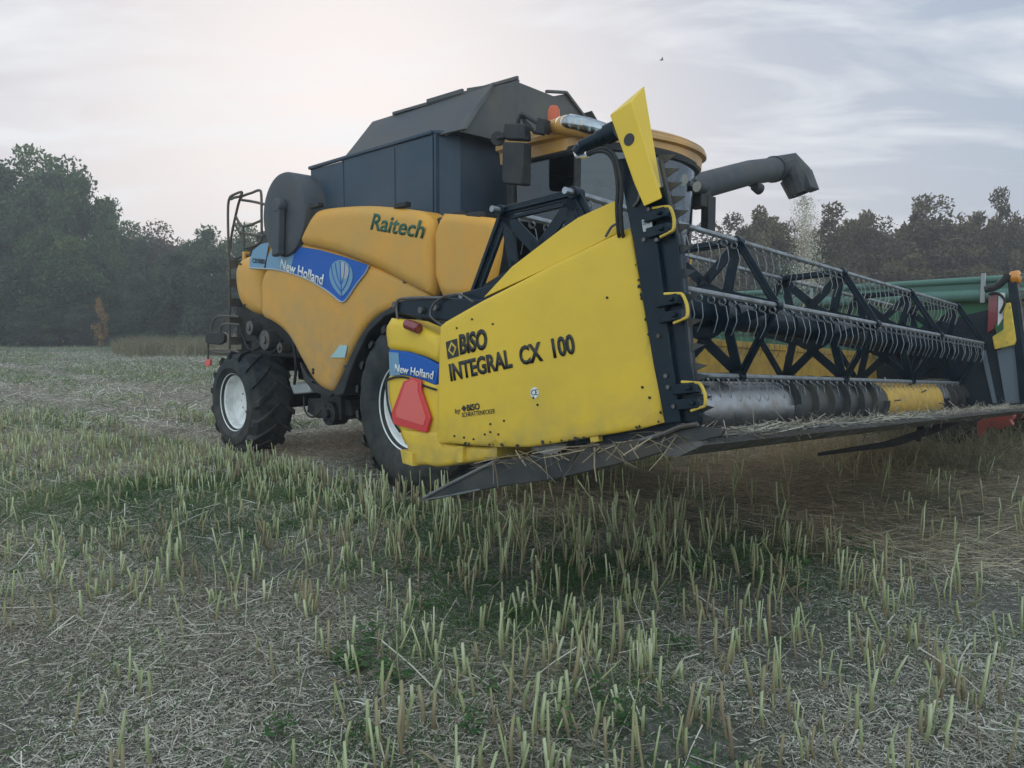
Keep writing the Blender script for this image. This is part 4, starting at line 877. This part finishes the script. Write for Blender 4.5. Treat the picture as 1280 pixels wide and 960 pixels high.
# stubble stems: cut hollow stalks standing in small clumps
def stubble(n, y0, y1, hs, sides, rad, name, label):
    x, y = wedge(n, y0, y1, p=1.0); keep = rng.random(len(x)) < stubble_density(x, y) / 2.0; keep &= ~(driven(x, y) | (under(x, y))); x, y = x[keep], y[keep]
    m_ = rng.integers(1, 4, len(x)); X = np.repeat(x, m_) + rng.normal(0, .05, m_.sum()); Y = np.repeat(y, m_) + rng.normal(0, .05, m_.sum())
    n = len(X); ct = np.repeat(rng.random(len(x)), m_); ch = np.repeat(rng.uniform(.6, 1.25, len(x)), m_)
    tall = 1 + .55 * np.exp(-((Y - 7.0) / 1.7) ** 2) * np.clip((640 + FPX * X / Y - 350) / 200, 0, 1)
    h = hs * ch * tall * rng.uniform(.65, 1.2, n); lean = np.stack([rng.normal(0, .13, n), rng.normal(0, .13, n), np.ones(n)], 1)
    fall = rng.random(n) < .09; lean[fall, :2] *= 7
    lean /= np.linalg.norm(lean, axis=1, keepdims=True); P = np.stack([X, Y, gz(X, Y) - .01], 1); r = rad * rng.uniform(.45, 1.7, n)
    V = np.zeros((n, 3, sides, 3)); bendv = np.stack([rng.normal(0, .007, n), rng.normal(0, .007, n), np.zeros(n)], 1)
    for i, tt in enumerate((0, .5, 1)):
        c_ = P + lean * (h * tt)[:, None] + bendv * (4 * tt * (1 - tt))
        for j in range(sides):
            a = 2 * pi * j / sides; rr_ = r * (1.15, .95, .85)[i]
            V[:, i, j] = c_ + np.stack([rr_ * cos(a), rr_ * sin(a), (rr_ * .9 * cos(a + 1)) * (i == 2)], 1)
    k = sides; fq = []
    for i in range(2):
        for j in range(k): fq.append([i * k + j, i * k + (j + 1) % k, (i + 1) * k + (j + 1) % k, (i + 1) * k + j])
    if k == 4: fq.append([8, 9, 10, 11])
    elif k == 6: fq += [[12, 13, 14, 15], [12, 15, 16, 17]]
    Fq = (np.arange(n)[:, None, None] * 3 * k + np.array(fq)[None]).reshape(-1, 4)
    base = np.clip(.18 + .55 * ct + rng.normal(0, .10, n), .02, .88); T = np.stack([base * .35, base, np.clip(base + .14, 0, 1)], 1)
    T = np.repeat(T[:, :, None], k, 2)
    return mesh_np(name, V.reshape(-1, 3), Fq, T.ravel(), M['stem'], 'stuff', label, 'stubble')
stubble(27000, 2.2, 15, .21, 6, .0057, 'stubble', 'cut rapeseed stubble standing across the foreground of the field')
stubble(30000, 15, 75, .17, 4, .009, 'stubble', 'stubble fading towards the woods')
# loose side twigs and fallen stalks
def litter(n, y0, y1, l0, l1, w0, w1, m_, name, label, dens=None, zlift=.03, flat=.22, p=1.0, trange=(0, 1), cat='straw', direction=None):
    x, y = wedge(n, y0, y1, p=p)
    if dens is not None: kp = rng.random(len(x)) < dens(x, y); x, y = x[kp], y[kp]
    n = len(x); a = rng.random(n) * 2 * pi if direction is None else rng.normal(direction, .45, n)
    D = np.stack([np.cos(a), np.sin(a), rng.normal(0, flat, n)], 1); Ln = l0 + (l1 - l0) * rng.random(n) ** 2.2; Wd = rng.uniform(w0, w1, n)
    P = np.stack([x, y, gz(x, y) + .004 + zlift * rng.random(n) ** 2], 1) + 0; P[:, 2] += np.clip(-D[:, 2] * Ln, 0, None)
    bend = rng.normal(0, 1, (n, 3)) * (Ln * .14)[:, None]; bend[:, 2] = -np.abs(bend[:, 2]) * .2
    up = np.stack([rng.normal(0, .5, n), rng.normal(0, .5, n), np.ones(n)], 1)
    ti = trange[0] + (trange[1] - trange[0]) * np.clip(rng.beta(1.5, 1.8, n) * (.35 + .75 * vnoise(x, y, .55, 4) + .45 * vnoise(x, y, 2.6, 5)), 0, 1)
    return mesh_np(name, *strips(P, D, Ln, Wd, bend, ti, up, .8), m_, 'stuff', label, cat)
notsw = lambda x, y: (1 - .8 * swath(x, y)) * (.12 + .88 * np.clip((vnoise(x, y, 1.3, 9) - .22) * 2.2, 0, 1))
litter(620000, 2.0, 7, .006, .045, .0016, .005, M['straw'], 'chaff', 'fine pale chaff covering the foreground soil', notsw, zlift=.012, cat='chaff')
litter(520000, 2.0, 13, .012, .11, .0018, .0055, M['straw'], 'straw', 'pale chopped straw and chaff scattered over the soil', notsw)
litter(190000, 12, 45, .05, .30, .006, .018, M['straw'], 'straw', 'chopped straw covering the far part of the field', p=.8)
litter(11000, 2.3, 14, .12, .42, .003, .008, M['straw'], 'fallen_stalks', 'longer broken stalks lying on the chaff', notsw, flat=.3, trange=(.2, 1))
litter(170000, 5, 18, .06, .50, .002, .006, M['goldstraw'], 'straw_swath', 'brownish flattened straw swath behind and right of the header', lambda x, y: swath(x, y) * 1.0, zlift=.10, flat=.16, direction=-.15)
# grass and weeds
def grass(n, y0, y1, l0, l1, w0, w1, m_, name, label, dens, lean=.5, trange=(0, 1), p=1.0, cat='grass'):
    x, y = wedge(n, y0, y1, p=p); kp = (rng.random(len(x)) < dens(x, y)) & ~(driven(x, y) & (y > 6.5)) & ~under(x, y); x, y = x[kp], y[kp]; n = len(x)
    D = np.stack([rng.normal(0, lean, n), rng.normal(0, lean, n), np.ones(n)], 1); Ln = rng.uniform(l0, l1, n) * (.55 + .9 * vnoise(x, y, 1.7, 12)); Wd = rng.uniform(w0, w1, n); P = np.stack([x, y, gz(x, y) - .005], 1)
    bend = np.stack([rng.normal(0, .4, n), rng.normal(0, .4, n), -.25 * np.ones(n)], 1) * Ln[:, None]
    ti = trange[0] + (trange[1] - trange[0]) * np.clip(rng.beta(2, 2, n) * .7 + .45 * vnoise(x, y, .8, 13) - .05, 0, 1)
    return mesh_np(name, *strips(P, D, Ln, Wd, bend, ti, None, .15), m_, 'stuff', label, cat)
def gd(x, y):
    px = 640 + FPX * x / y
    g = np.clip((vnoise(x, y, .5, 21) - .47) * 4, 0, 1) * .8 + .17
    g = g + .8 * np.exp(-((px - 1040) / 150) ** 2 - ((y - 5.9) / .9) ** 2) + .5 * np.exp(-((px - 330) / 130) ** 2 - ((y - 7.4) / 1.0) ** 2) + .35 * np.exp(-((px - 620) / 330) ** 2 - ((y - 6.6) / 1.1) ** 2)
    return g * (1 - .9 * swath(x, y)) * (.5 + .5 * vnoise(x, y, 3, 22))
grass(460000, 2.2, 14, .03, .17, .002, .0055, M['blade'], 'grass', 'low green grass and weeds growing between the stubble', gd, .7)
def gd2(x, y): return .25 + .75 * np.clip((vnoise(x, y, .16, 23) - .38) * 3, 0, 1)
grass(120000, 13, 78, .10, .30, .010, .030, M['blade'], 'grass', 'greenish regrowth over the far part of the field', gd2, .5, (.35, 1), p=.7)
def dg(x, y):
    a, b = ab(x, y); px = 640 + FPX * x / y; return np.clip((px - 900) / 200, 0, 1) * np.clip((y - 8.2 - .0 * x) / 1.5, 0, 1) * np.clip(vnoise(x, y, .7, 31) * 1.4, .25, 1)
grass(150000, 8, 26, .25, .80, .004, .010, M['drygrass'], 'tall_grass', 'tall dry grass standing beyond the header on the right', dg, .28, cat='dry grass')
def tg(x, y):
    px = 640 + FPX * x / y; return np.clip((px - 140) / 25, 0, 1) * np.clip((430 - px) / 60, 0, 1) * np.clip((y - 38) / 4, 0, 1)
grass(60000, 36, 50, .7, 1.25, .02, .05, M['drygrass'], 'tall_grass', 'pale green tall grass below the bushes left of the combine', tg, .22, (.0, .6), cat='tall grass')
# small broad-leaved weeds with upright stems
def weed(x, y, h, sc, seed):
    r_ = np.random.default_rng(seed); P = []; D = []; Ln = []; Wd = []; B = []; T = []
    for k in range(int(26 * sc)):
        t_ = r_.random(); a = r_.random() * 2 * pi; P.append((x + r_.normal(0, .02) * sc, y + r_.normal(0, .02) * sc, float(gz(x, y)) + h * t_)); D.append((cos(a), sin(a), r_.uniform(.1, .8))); l = r_.uniform(.03, .07) * (1.25 - t_); Ln.append(l); Wd.append(l * .38); B.append((0, 0, -l * .4)); T.append(r_.uniform(.15, .75))
    return strips(np.array(P), np.array(D), np.array(Ln), np.array(Wd), np.array(B), np.array(T), np.tile([0., 0, 1], (len(P), 1)) + r_.normal(0, .3, (len(P), 3)), .3)
wp = []
for i in range(420):
    y_ = 2.6 + 10 * rng.random() ** .8; x_ = (rng.random() * 2 - 1) * y_ * .75
    if gd(np.array([x_]), np.array([y_]))[0] > .22 and not driven(np.array([x_]), np.array([y_]))[0] and not under(np.array([x_]), np.array([y_]))[0]: wp.append(weed(x_, y_, rng.uniform(.06, .24), rng.uniform(.7, 1.6), i))
for (x_, y_, h_) in ((-.88, 3.85, .12), (-.78, 3.8, .14), (-.55, 3.6, .2), (1.3, 5.2, .22), (1.9, 4.9, .2), (2.6, 5.6, .42), (2.5, 7.0, .35), (.25, 4.6, .12), (.9, 4.0, .1)): wp.append(weed(x_, y_, h_, 2.2, int(h_ * 999 + y_ * 7)))
mesh_np('weeds', *join(wp), M['blade'], 'stuff', 'small leafy weeds among the stubble', 'weeds')
# straw caught on the cutting table
n = 3600; a_ = rng.uniform(1.45, 2.2, n); b_ = rng.uniform(.1, WH - .2, n); hz = .012 + .05 * vnoise(b_, a_, 1.1, 41) ** 1.5 * np.clip((a_ - 1.35) / .4, 0, 1)
z_ = -.125 + hz * rng.random(n); Lm = np.array(FH.m)[:3, :3]; Pw = (Lm @ np.stack([a_, b_, z_])).T + np.array(O_H)
D = (Lm @ np.stack([rng.normal(.3, 1, n), rng.normal(0, 1.3, n), rng.normal(0, .25, n)])).T; Ln = rng.uniform(.05, .28, n)
so = mesh_np('straw', *strips(Pw - D / np.linalg.norm(D, axis=1, keepdims=True) * Ln[:, None] * .5, D, Ln, rng.uniform(.003, .007, n), rng.normal(0, .02, (n, 3)), rng.uniform(.0, .7, n), None, .8), M['straw'], 'stuff', 'loose straw lying along the cutting table of the header', 'straw')
# crop hanging from the underside near the end sheet
n = 70; px_ = rng.uniform(615, 850, n); P = []; D = []
for x_ in px_:
    q = FH.m @ FH.at(x_, 566 - (x_ - 640) * .13 + rng.uniform(-3, 10), b=-.035); P.append(q); D.append(Fv * rng.normal(.3, 1) + Vector((0, 0, rng.normal(-.28, .18))) - Lv * rng.uniform(0, .5))
P = np.array(P); D = np.array(D)
mesh_np('caught_stalks', *strips(P, D, rng.uniform(.05, .30, n), rng.uniform(.004, .009, n), rng.normal(0, .02, (n, 3)), rng.uniform(.0, .6, n), None, .7), M['goldstraw'], 'stuff', 'stalks and leaves caught under the yellow end panel', 'stalks')

# ================================================================== trailer
td = Vector((-.457, .889, 0)).normalized(); tl_ = Vector((td.y, -td.x, 0)); TO = Vector((6.74, 10.3, 0)) - td * 1.0
FT = Frame(TO, td, -tl_, Uv)      # a along the trailer (away), b to the left = towards the field's left... near side is +b
tm4 = Matrix(((td.x, tl_.x, 0, TO.x), (td.y, tl_.y, 0, TO.y), (0, 0, 1, 0), (0, 0, 0, 1)))
TR_ = empty('grain_trailer', tm4, 'green high sided grain trailer standing behind the right end of the header', 'trailer')
Lt = 7.2; Wt = 2.4
c = MB(); c.box((0, 0, 1.15), (Lt, .05, 2.28)); c.box((0, Wt - .05, 1.15), (Lt, Wt, 2.28)); c.box((0, .05, 1.15), (.05, Wt - .05, 2.28)); c.box((Lt - .05, .05, 1.15), (Lt, Wt - .05, 2.28)); c.box((.05, .05, 1.15), (Lt - .05, Wt - .05, 1.22))
for k in range(9): x = .05 + k * (Lt - .1) / 8; c.box((x - .04, -.05, 1.1), (x + .04, -.002, 2.3))
for z in (1.38, 1.62, 1.86): c.box((.02, -.022, z), (Lt - .02, -.003, z + .035))
c.build('trailer_body', M['green'], TR_, bevel=.008)
c = MB(); c.tube([(0, -.06, 2.20), (Lt, -.06, 2.20)], .085, 14); c.build('rolled_tarp', M['greenlite'], TR_)
c = MB(); c.tube([(-.1, -.02, 2.42), (Lt, -.02, 2.42)], .05, 12)
c.prism([(0, -.03, 2.28), (0, .02, 2.28), (0, .02, 2.42), (0, -.03, 2.42)], (Lt, 0, 0)); c.box((0, Wt - .06, 2.28), (Lt, Wt, 2.40)); c.build('top_rail', M['greenlite'], TR_, bevel=.005)
each('tarp_bracket', [MB().box((x, -.165, 2.10), (x + .05, -.135, 2.50)) for x in (1.28, 4.2)], M['silver'], TR_)
c = MB(); c.box((.2, .6, .85), (Lt - .2, .75, 1.15)); c.box((.2, Wt - .75, .85), (Lt - .2, Wt - .6, 1.15)); c.build('trailer_frame', M['chassis'], TR_)
for x in (2.0, 5.6):
    for y in (.15, Wt - .15 - .45):
        c = MB(); c.lathe([(.28, .05), (.3, 0), (.46, -.01), (.52, .04), (.54, .22), (.52, .41), (.46, .46), (.3, .45), (.28, .4)], (x, y, .54), n=40, closed=True); wk = c.build('wheel', M['rubber'], TR_)
        c = MB(); c.lathe([(.29, .03), (.25, .1), (.12, .12), (0, .1)], (x, y, .54), n=32); c.build('rim', M['hitchred'], wk)
c = MB(); c.box((1.9, .3, .48), (2.1, Wt - .3, .62)); c.box((5.5, .3, .48), (5.7, Wt - .3, .62)); c.build('axle', M['chassis'], TR_)
# ladder brace and drawbar in red
c = MB(); D0 = lambda px, py, b: FT.at(px, py, b=b)
def flipb(p): return Vector((p.x, -p.y, p.z))
for pts in ([(1221, 528), (1229, 523), (1262, 514), (1268, 520), (1262, 527), (1232, 536), (1224, 546), (1221, 545)], ):
    c.prism([flipb(FT.at(x, y, b=.35)) for x, y in pts], (0, .06, 0))
c.prism([flipb(FT.at(x, y, b=.42)) for x, y in [(1240, 530), (1262, 524), (1266, 531), (1245, 537)]], (0, .06, 0))
c.build('drawbar', M['hitchred'], TR_, bevel=.01)
c = MB(); c.prism([flipb(FT.at(x, y, b=.3)) for x, y in [(1216, 518), (1228, 514), (1244, 514), (1224, 523)]], (0, .08, 0)); c.build('tail_lamp', M['darkred'], TR_, bevel=.01)
# grain falling from the spout
gp = []; e3w = FB.m @ Vector((tip.x + .12, tip.y + .4, 3.9)); e3w = FB.m @ FB.at(1003, 246, b=8.38)
n = 7000; t_ = rng.random(n) ** .85; fall = 2.1 * t_; drift = .10 * np.sqrt(t_) ; sp_ = .10 + .10 * t_
P = np.stack([e3w.x + drift * 1.3 + rng.normal(0, 1, n) * sp_ * .8, e3w.y + rng.normal(0, 1, n) * sp_, e3w.z - fall + .02], 1); D = rng.normal(0, 1, (n, 3)); D[:, 2] -= 1
mesh_np('falling_grain', *strips(P, D, rng.uniform(.012, .03, n), rng.uniform(.008, .016, n), np.zeros((n, 3)), .5 + .5 * rng.random(n), None, .8), M['straw'], 'stuff', 'stream of grain pouring from the unloading spout', 'grain')

# ================================================================== trees
def crown_mesh(name, rx, ry, h, z0, nleaf, clumps, size, m_, seed, wob=.25, spiky=0):
    r_ = np.random.default_rng(seed); C_ = []; 
    while len(C_) < clumps:
        p = r_.uniform(-1, 1, 3)
        l_ = np.linalg.norm(p)
        if l_ > 1 or l_ < .45: continue
        C_.append(p)
    C_ = np.array(C_); C_ *= (1 + r_.normal(0, wob * .5, (clumps, 1)))
    zc = z0 + (h - z0) * .5; cc = np.stack([C_[:, 0] * rx * .82, C_[:, 1] * ry * .82, zc + C_[:, 2] * (h - z0) * .46], 1)
    wid = 1 - .25 * np.clip((cc[:, 2] - zc) / (h - z0) * 2, 0, 1); cc[:, 0] *= wid; cc[:, 1] *= wid
    rad = r_.uniform(.10, .22, clumps) * (rx + h * .3)
    k = r_.integers(0, clumps, nleaf); d = r_.normal(0, 1, (nleaf, 3)); d /= np.linalg.norm(d, axis=1, keepdims=True); rr_ = rad[k] * r_.random(nleaf) ** .45
    P = cc[k] + d * rr_[:, None] * np.array([1, 1, .75 + spiky]); P[:, 2] = np.maximum(P[:, 2], .05)
    ct = r_.uniform(.15, .75, clumps); ti = np.clip(ct[k] + r_.normal(0, .14, nleaf), 0, 1)
    D = d * .6 + r_.normal(0, 1, (nleaf, 3)); D[:, 2] += spiky * 2; s_ = size * r_.uniform(.55, 1.4, nleaf)
    V, Fq, T = strips(P, D, s_, s_ * .62, r_.normal(0, .15, (nleaf, 3)) * s_[:, None], ti, None, .2)
    me_o = mesh_np(name, V, Fq, T, m_, None); return me_o
def trunk_mb(h, r, seed, z1):
    r_ = random.Random(seed); c = MB(); pts = [Vector((0, 0, -.3))]; 
    for i in range(1, 6): pts.append(Vector((r_.uniform(-.15, .15) * i * .4, r_.uniform(-.15, .15) * i * .4, z1 * i / 5)))
    c.tube(pts, [r * (1.2 - .19 * i) for i in range(6)], 8)
    for i in range(9):
        b = pts[2 + i % 3]; a = r_.random() * 2 * pi; ln = h * r_.uniform(.14, .26); e_ = b + Vector((cos(a) * ln, sin(a) * ln, ln * r_.uniform(.5, 1.2))); c.tube([b, b.lerp(e_, .5) + Vector((0, 0, ln * .1)), e_], [r * .4, r * .25, r * .08], 6)
    return c
PROTO = {}
def tree(kind, px, pytop, d, wpx, label, cat='tree', group=None, name='tree', base=None):
    """kind: one of the crown prototypes, scaled to the size the tree has"""
    X = pxw(px, d); g = float(gz(X, d)); H_ = (HOR - pytop) / FPX * d + CAM_H - g; Wm = wpx / FPX * d
    cm_, tm_ = PROTO[kind]
    rt = bpy.data.objects.new(name, None); COL.objects.link(rt); rt.location = (X, d, g); rz = (px * 13.7) % 6.28
    rt.rotation_euler = (0, 0, rz); rt.scale = (Wm / 8.0, Wm / 8.0, H_ / 12.0); tag(rt, label, cat, group)
    for src, nm in ((cm_, 'crown'), (tm_, 'trunk')):
        if src is None: continue
        o = src if src.parent is None else src.copy()
        if src.parent is not None: COL.objects.link(o)
        o.parent = rt
    return rt
def proto(kind, m_, seed, nleaf=13000, clumps=46, size=.34, z0=.2, spiky=0, name='crown', trunk=True, wob=.25):
    PROTO[kind] = (crown_mesh(name, 4, 4, 12, z0, nleaf, clumps, size, m_, seed, wob, spiky), trunk_mb(12, .26, seed, 7.5).build('trunk', M['bark']) if trunk else None)
proto('oak_a', M['leafdark'], 11, 30000, 80, .25); proto('oak_b', M['leafdark'], 12, 30000, 74, .25)
proto('mid_a', M['leafmid'], 13, 24000, 60, .26, .05, .25); proto('mid_b', M['leafmid'], 14, 24000, 66, .25, .05, .3)
proto('dry_a', M['leafdry'], 15, 28000, 80, .25, .05, .1, wob=.3); proto('dry_b', M['leafdry'], 16, 28000, 72, .25, .05, .2, wob=.35); proto('dry_c', M['leafdry'], 17, 28000, 84, .24, .05, .1, wob=.3)
proto('sunpatch', M['leafsunlit'], 18, 1500, 30, .5, .1, wob=.6)
ords = ['first', 'second', 'third', 'fourth', 'fifth', 'sixth', 'seventh', 'eighth', 'ninth', 'tenth', 'eleventh', 'twelfth', 'thirteenth', 'fourteenth', 'fifteenth', 'sixteenth', 'seventeenth']
for i, (px, py, d, wp_, kd) in enumerate([(-60, 205, 60, 150, 'oak_a'), (8, 204, 62, 140, 'oak_b'), (66, 191, 66, 130, 'oak_a'), (108, 217, 62, 95, 'oak_b')]):
    tree(kd, px, py, d, wp_, 'tall dark green tree, %s from the left in the wood at the left edge' % ords[i], group='tall trees of the wood on the left', name='oak_tree')
for i, (px, py, d, wp_, kd) in enumerate([(-20, 300, 57, 130, 'mid_a'), (30, 265, 58, 110, 'oak_b'), (85, 300, 57, 100, 'oak_a'), (128, 285, 60, 60, 'oak_b')]):
    tree(kd, px, py, d, wp_, 'lower dark tree, %s from the left in front of the tall wood' % ords[i], group='lower trees at the foot of the wood', name='broadleaf_tree')
for i, (px, py, d, wp_, kd) in enumerate([(172, 282, 74, 80, 'oak_a'), (215, 286, 76, 90, 'dry_c'), (262, 283, 74, 80, 'oak_b'), (310, 284, 74, 90, 'oak_a'), (372, 292, 74, 100, 'oak_b'), (440, 292, 76, 110, 'oak_a'), (515, 292, 74, 110, 'oak_b'), (590, 290, 76, 110, 'oak_a'), (665, 288, 74, 110, 'dry_a'), (740, 286, 72, 110, 'dry_b')]):
    tree(kd, px, py, d, wp_, 'hedge tree %s from the left in the row running behind the combine' % ords[i], group='trees in the row behind the combine', name='hedge_tree')
for i, (px, py, d, wp_, kd) in enumerate([(182, 345, 56, 60, 'mid_b'), (222, 315, 56, 85, 'mid_a'), (268, 305, 54, 80, 'mid_b'), (322, 330, 55, 90, 'mid_a')]):
    tree(kd, px, py, d, wp_, 'pale grey green bush, %s from the left beside the rear ladder' % ords[i], 'bush', group='pale bushes left of the combine', name='willow_bush')
for i, (px, py, d, wp_, kd) in enumerate([(815, 284, 56, 90, 'dry_a'), (872, 290, 54, 80, 'dry_c'), (918, 287, 54, 60, 'dry_a'), (952, 263, 53, 62, 'dry_b'), (992, 286, 54, 60, 'dry_c'), (1032, 276, 52, 66, 'dry_a'), (1070, 268, 55, 62, 'dry_b'), (1106, 280, 52, 60, 'dry_c'), (1142, 268, 54, 60, 'dry_a'), (1178, 255, 52, 76, 'dry_c'), (1212, 270, 53, 56, 'dry_b'), (1242, 260, 51, 48, 'dry_a'), (1276, 282, 52, 60, 'dry_c'), (1316, 268, 50, 70, 'dry_b'), (1372, 262, 50, 90, 'dry_a'), (1440, 268, 50, 90, 'dry_c')]):
    tree(kd, px, py, d, wp_ * 1.55, 'hazy brownish tree, %s from the left in the tree line behind the trailer' % ords[i], group='tree line behind the trailer', name='tree')
for i, (px, py, d, wp_, kd) in enumerate([(905, 330, 48, 90, 'dry_a'), (975, 335, 47, 90, 'mid_a'), (1050, 325, 47, 100, 'dry_c'), (1130, 322, 47, 100, 'dry_b'), (1205, 325, 46, 100, 'dry_a'), (1285, 325, 46, 100, 'dry_c')]):
    tree(kd, px, py, d, wp_, 'low shrub, %s from the left at the foot of the right tree line' % ords[i], 'bush', group='shrubs at the foot of the right tree line', name='shrub')
for i, px in enumerate((-40, 0, 38, 76, 106, 152)):
    tree('oak_b' if i % 2 else 'mid_a', px, 378 + (i * 37) % 11, 55 + i % 2, 56, 'low dark bush, %s from the left along the foot of the left wood' % ords[i], 'bush', group='bushes at the foot of the left wood', name='undergrowth_bush')
tree('oak_a', 148, 280, 70, 70, 'dark tree filling the dip between the tall wood and the hedge row', name='broadleaf_tree')
tree('sunpatch', 128, 372, 54, 20, 'small shrub with sunlight painted into its orange leaves in the gap of the wood', 'bush', name='sunlit_leaf_shrub')
# a far wood closing the horizon behind the trees
# ================================================================== bird
q = Vector((pxw(822, 40), 40, CAM_H + (HOR - 85) / FPX * 40)); c = MB()
c.tube([(-.10, 0, 0), (-.05, 0, 0), (.03, 0, .01), (.10, 0, .015)], [.01, .03, .035, .008], 8); c.prism([(.0, .02, .01), (.05, .02, .01), (.02, .22, .07), (-.04, .16, .05)], (0, 0, .006)); c.prism([(.0, -.02, .01), (.05, -.02, .01), (.02, -.22, .07), (-.04, -.16, .05)], (0, 0, .006))
bd = c.build('bird', M['ink']); bd.location = q; tag(bd, 'tiny dark bird flying high above the cab', 'bird')

# ================================================================== evening haze
c = MB(); c.box((-300, -38, -1.2), (300, 306, 24)); hz_ = c.build('haze', M['ink'], None, smooth=0); hz_['kind'] = 'stuff'
hm = bpy.data.materials.new('haze'); hm.use_nodes = True; t = hm.node_tree; t.nodes.clear(); o_ = t.nodes.new('ShaderNodeOutputMaterial'); pv = t.nodes.new('ShaderNodeVolumePrincipled')
pv.inputs['Color'].default_value = (.80, .84, .92, 1); pv.inputs['Density'].default_value = .0024; pv.inputs['Anisotropy'].default_value = .1
t.links.new(pv.outputs[0], o_.inputs['Volume']); hz_.data.materials.clear(); hz_.data.materials.append(hm)
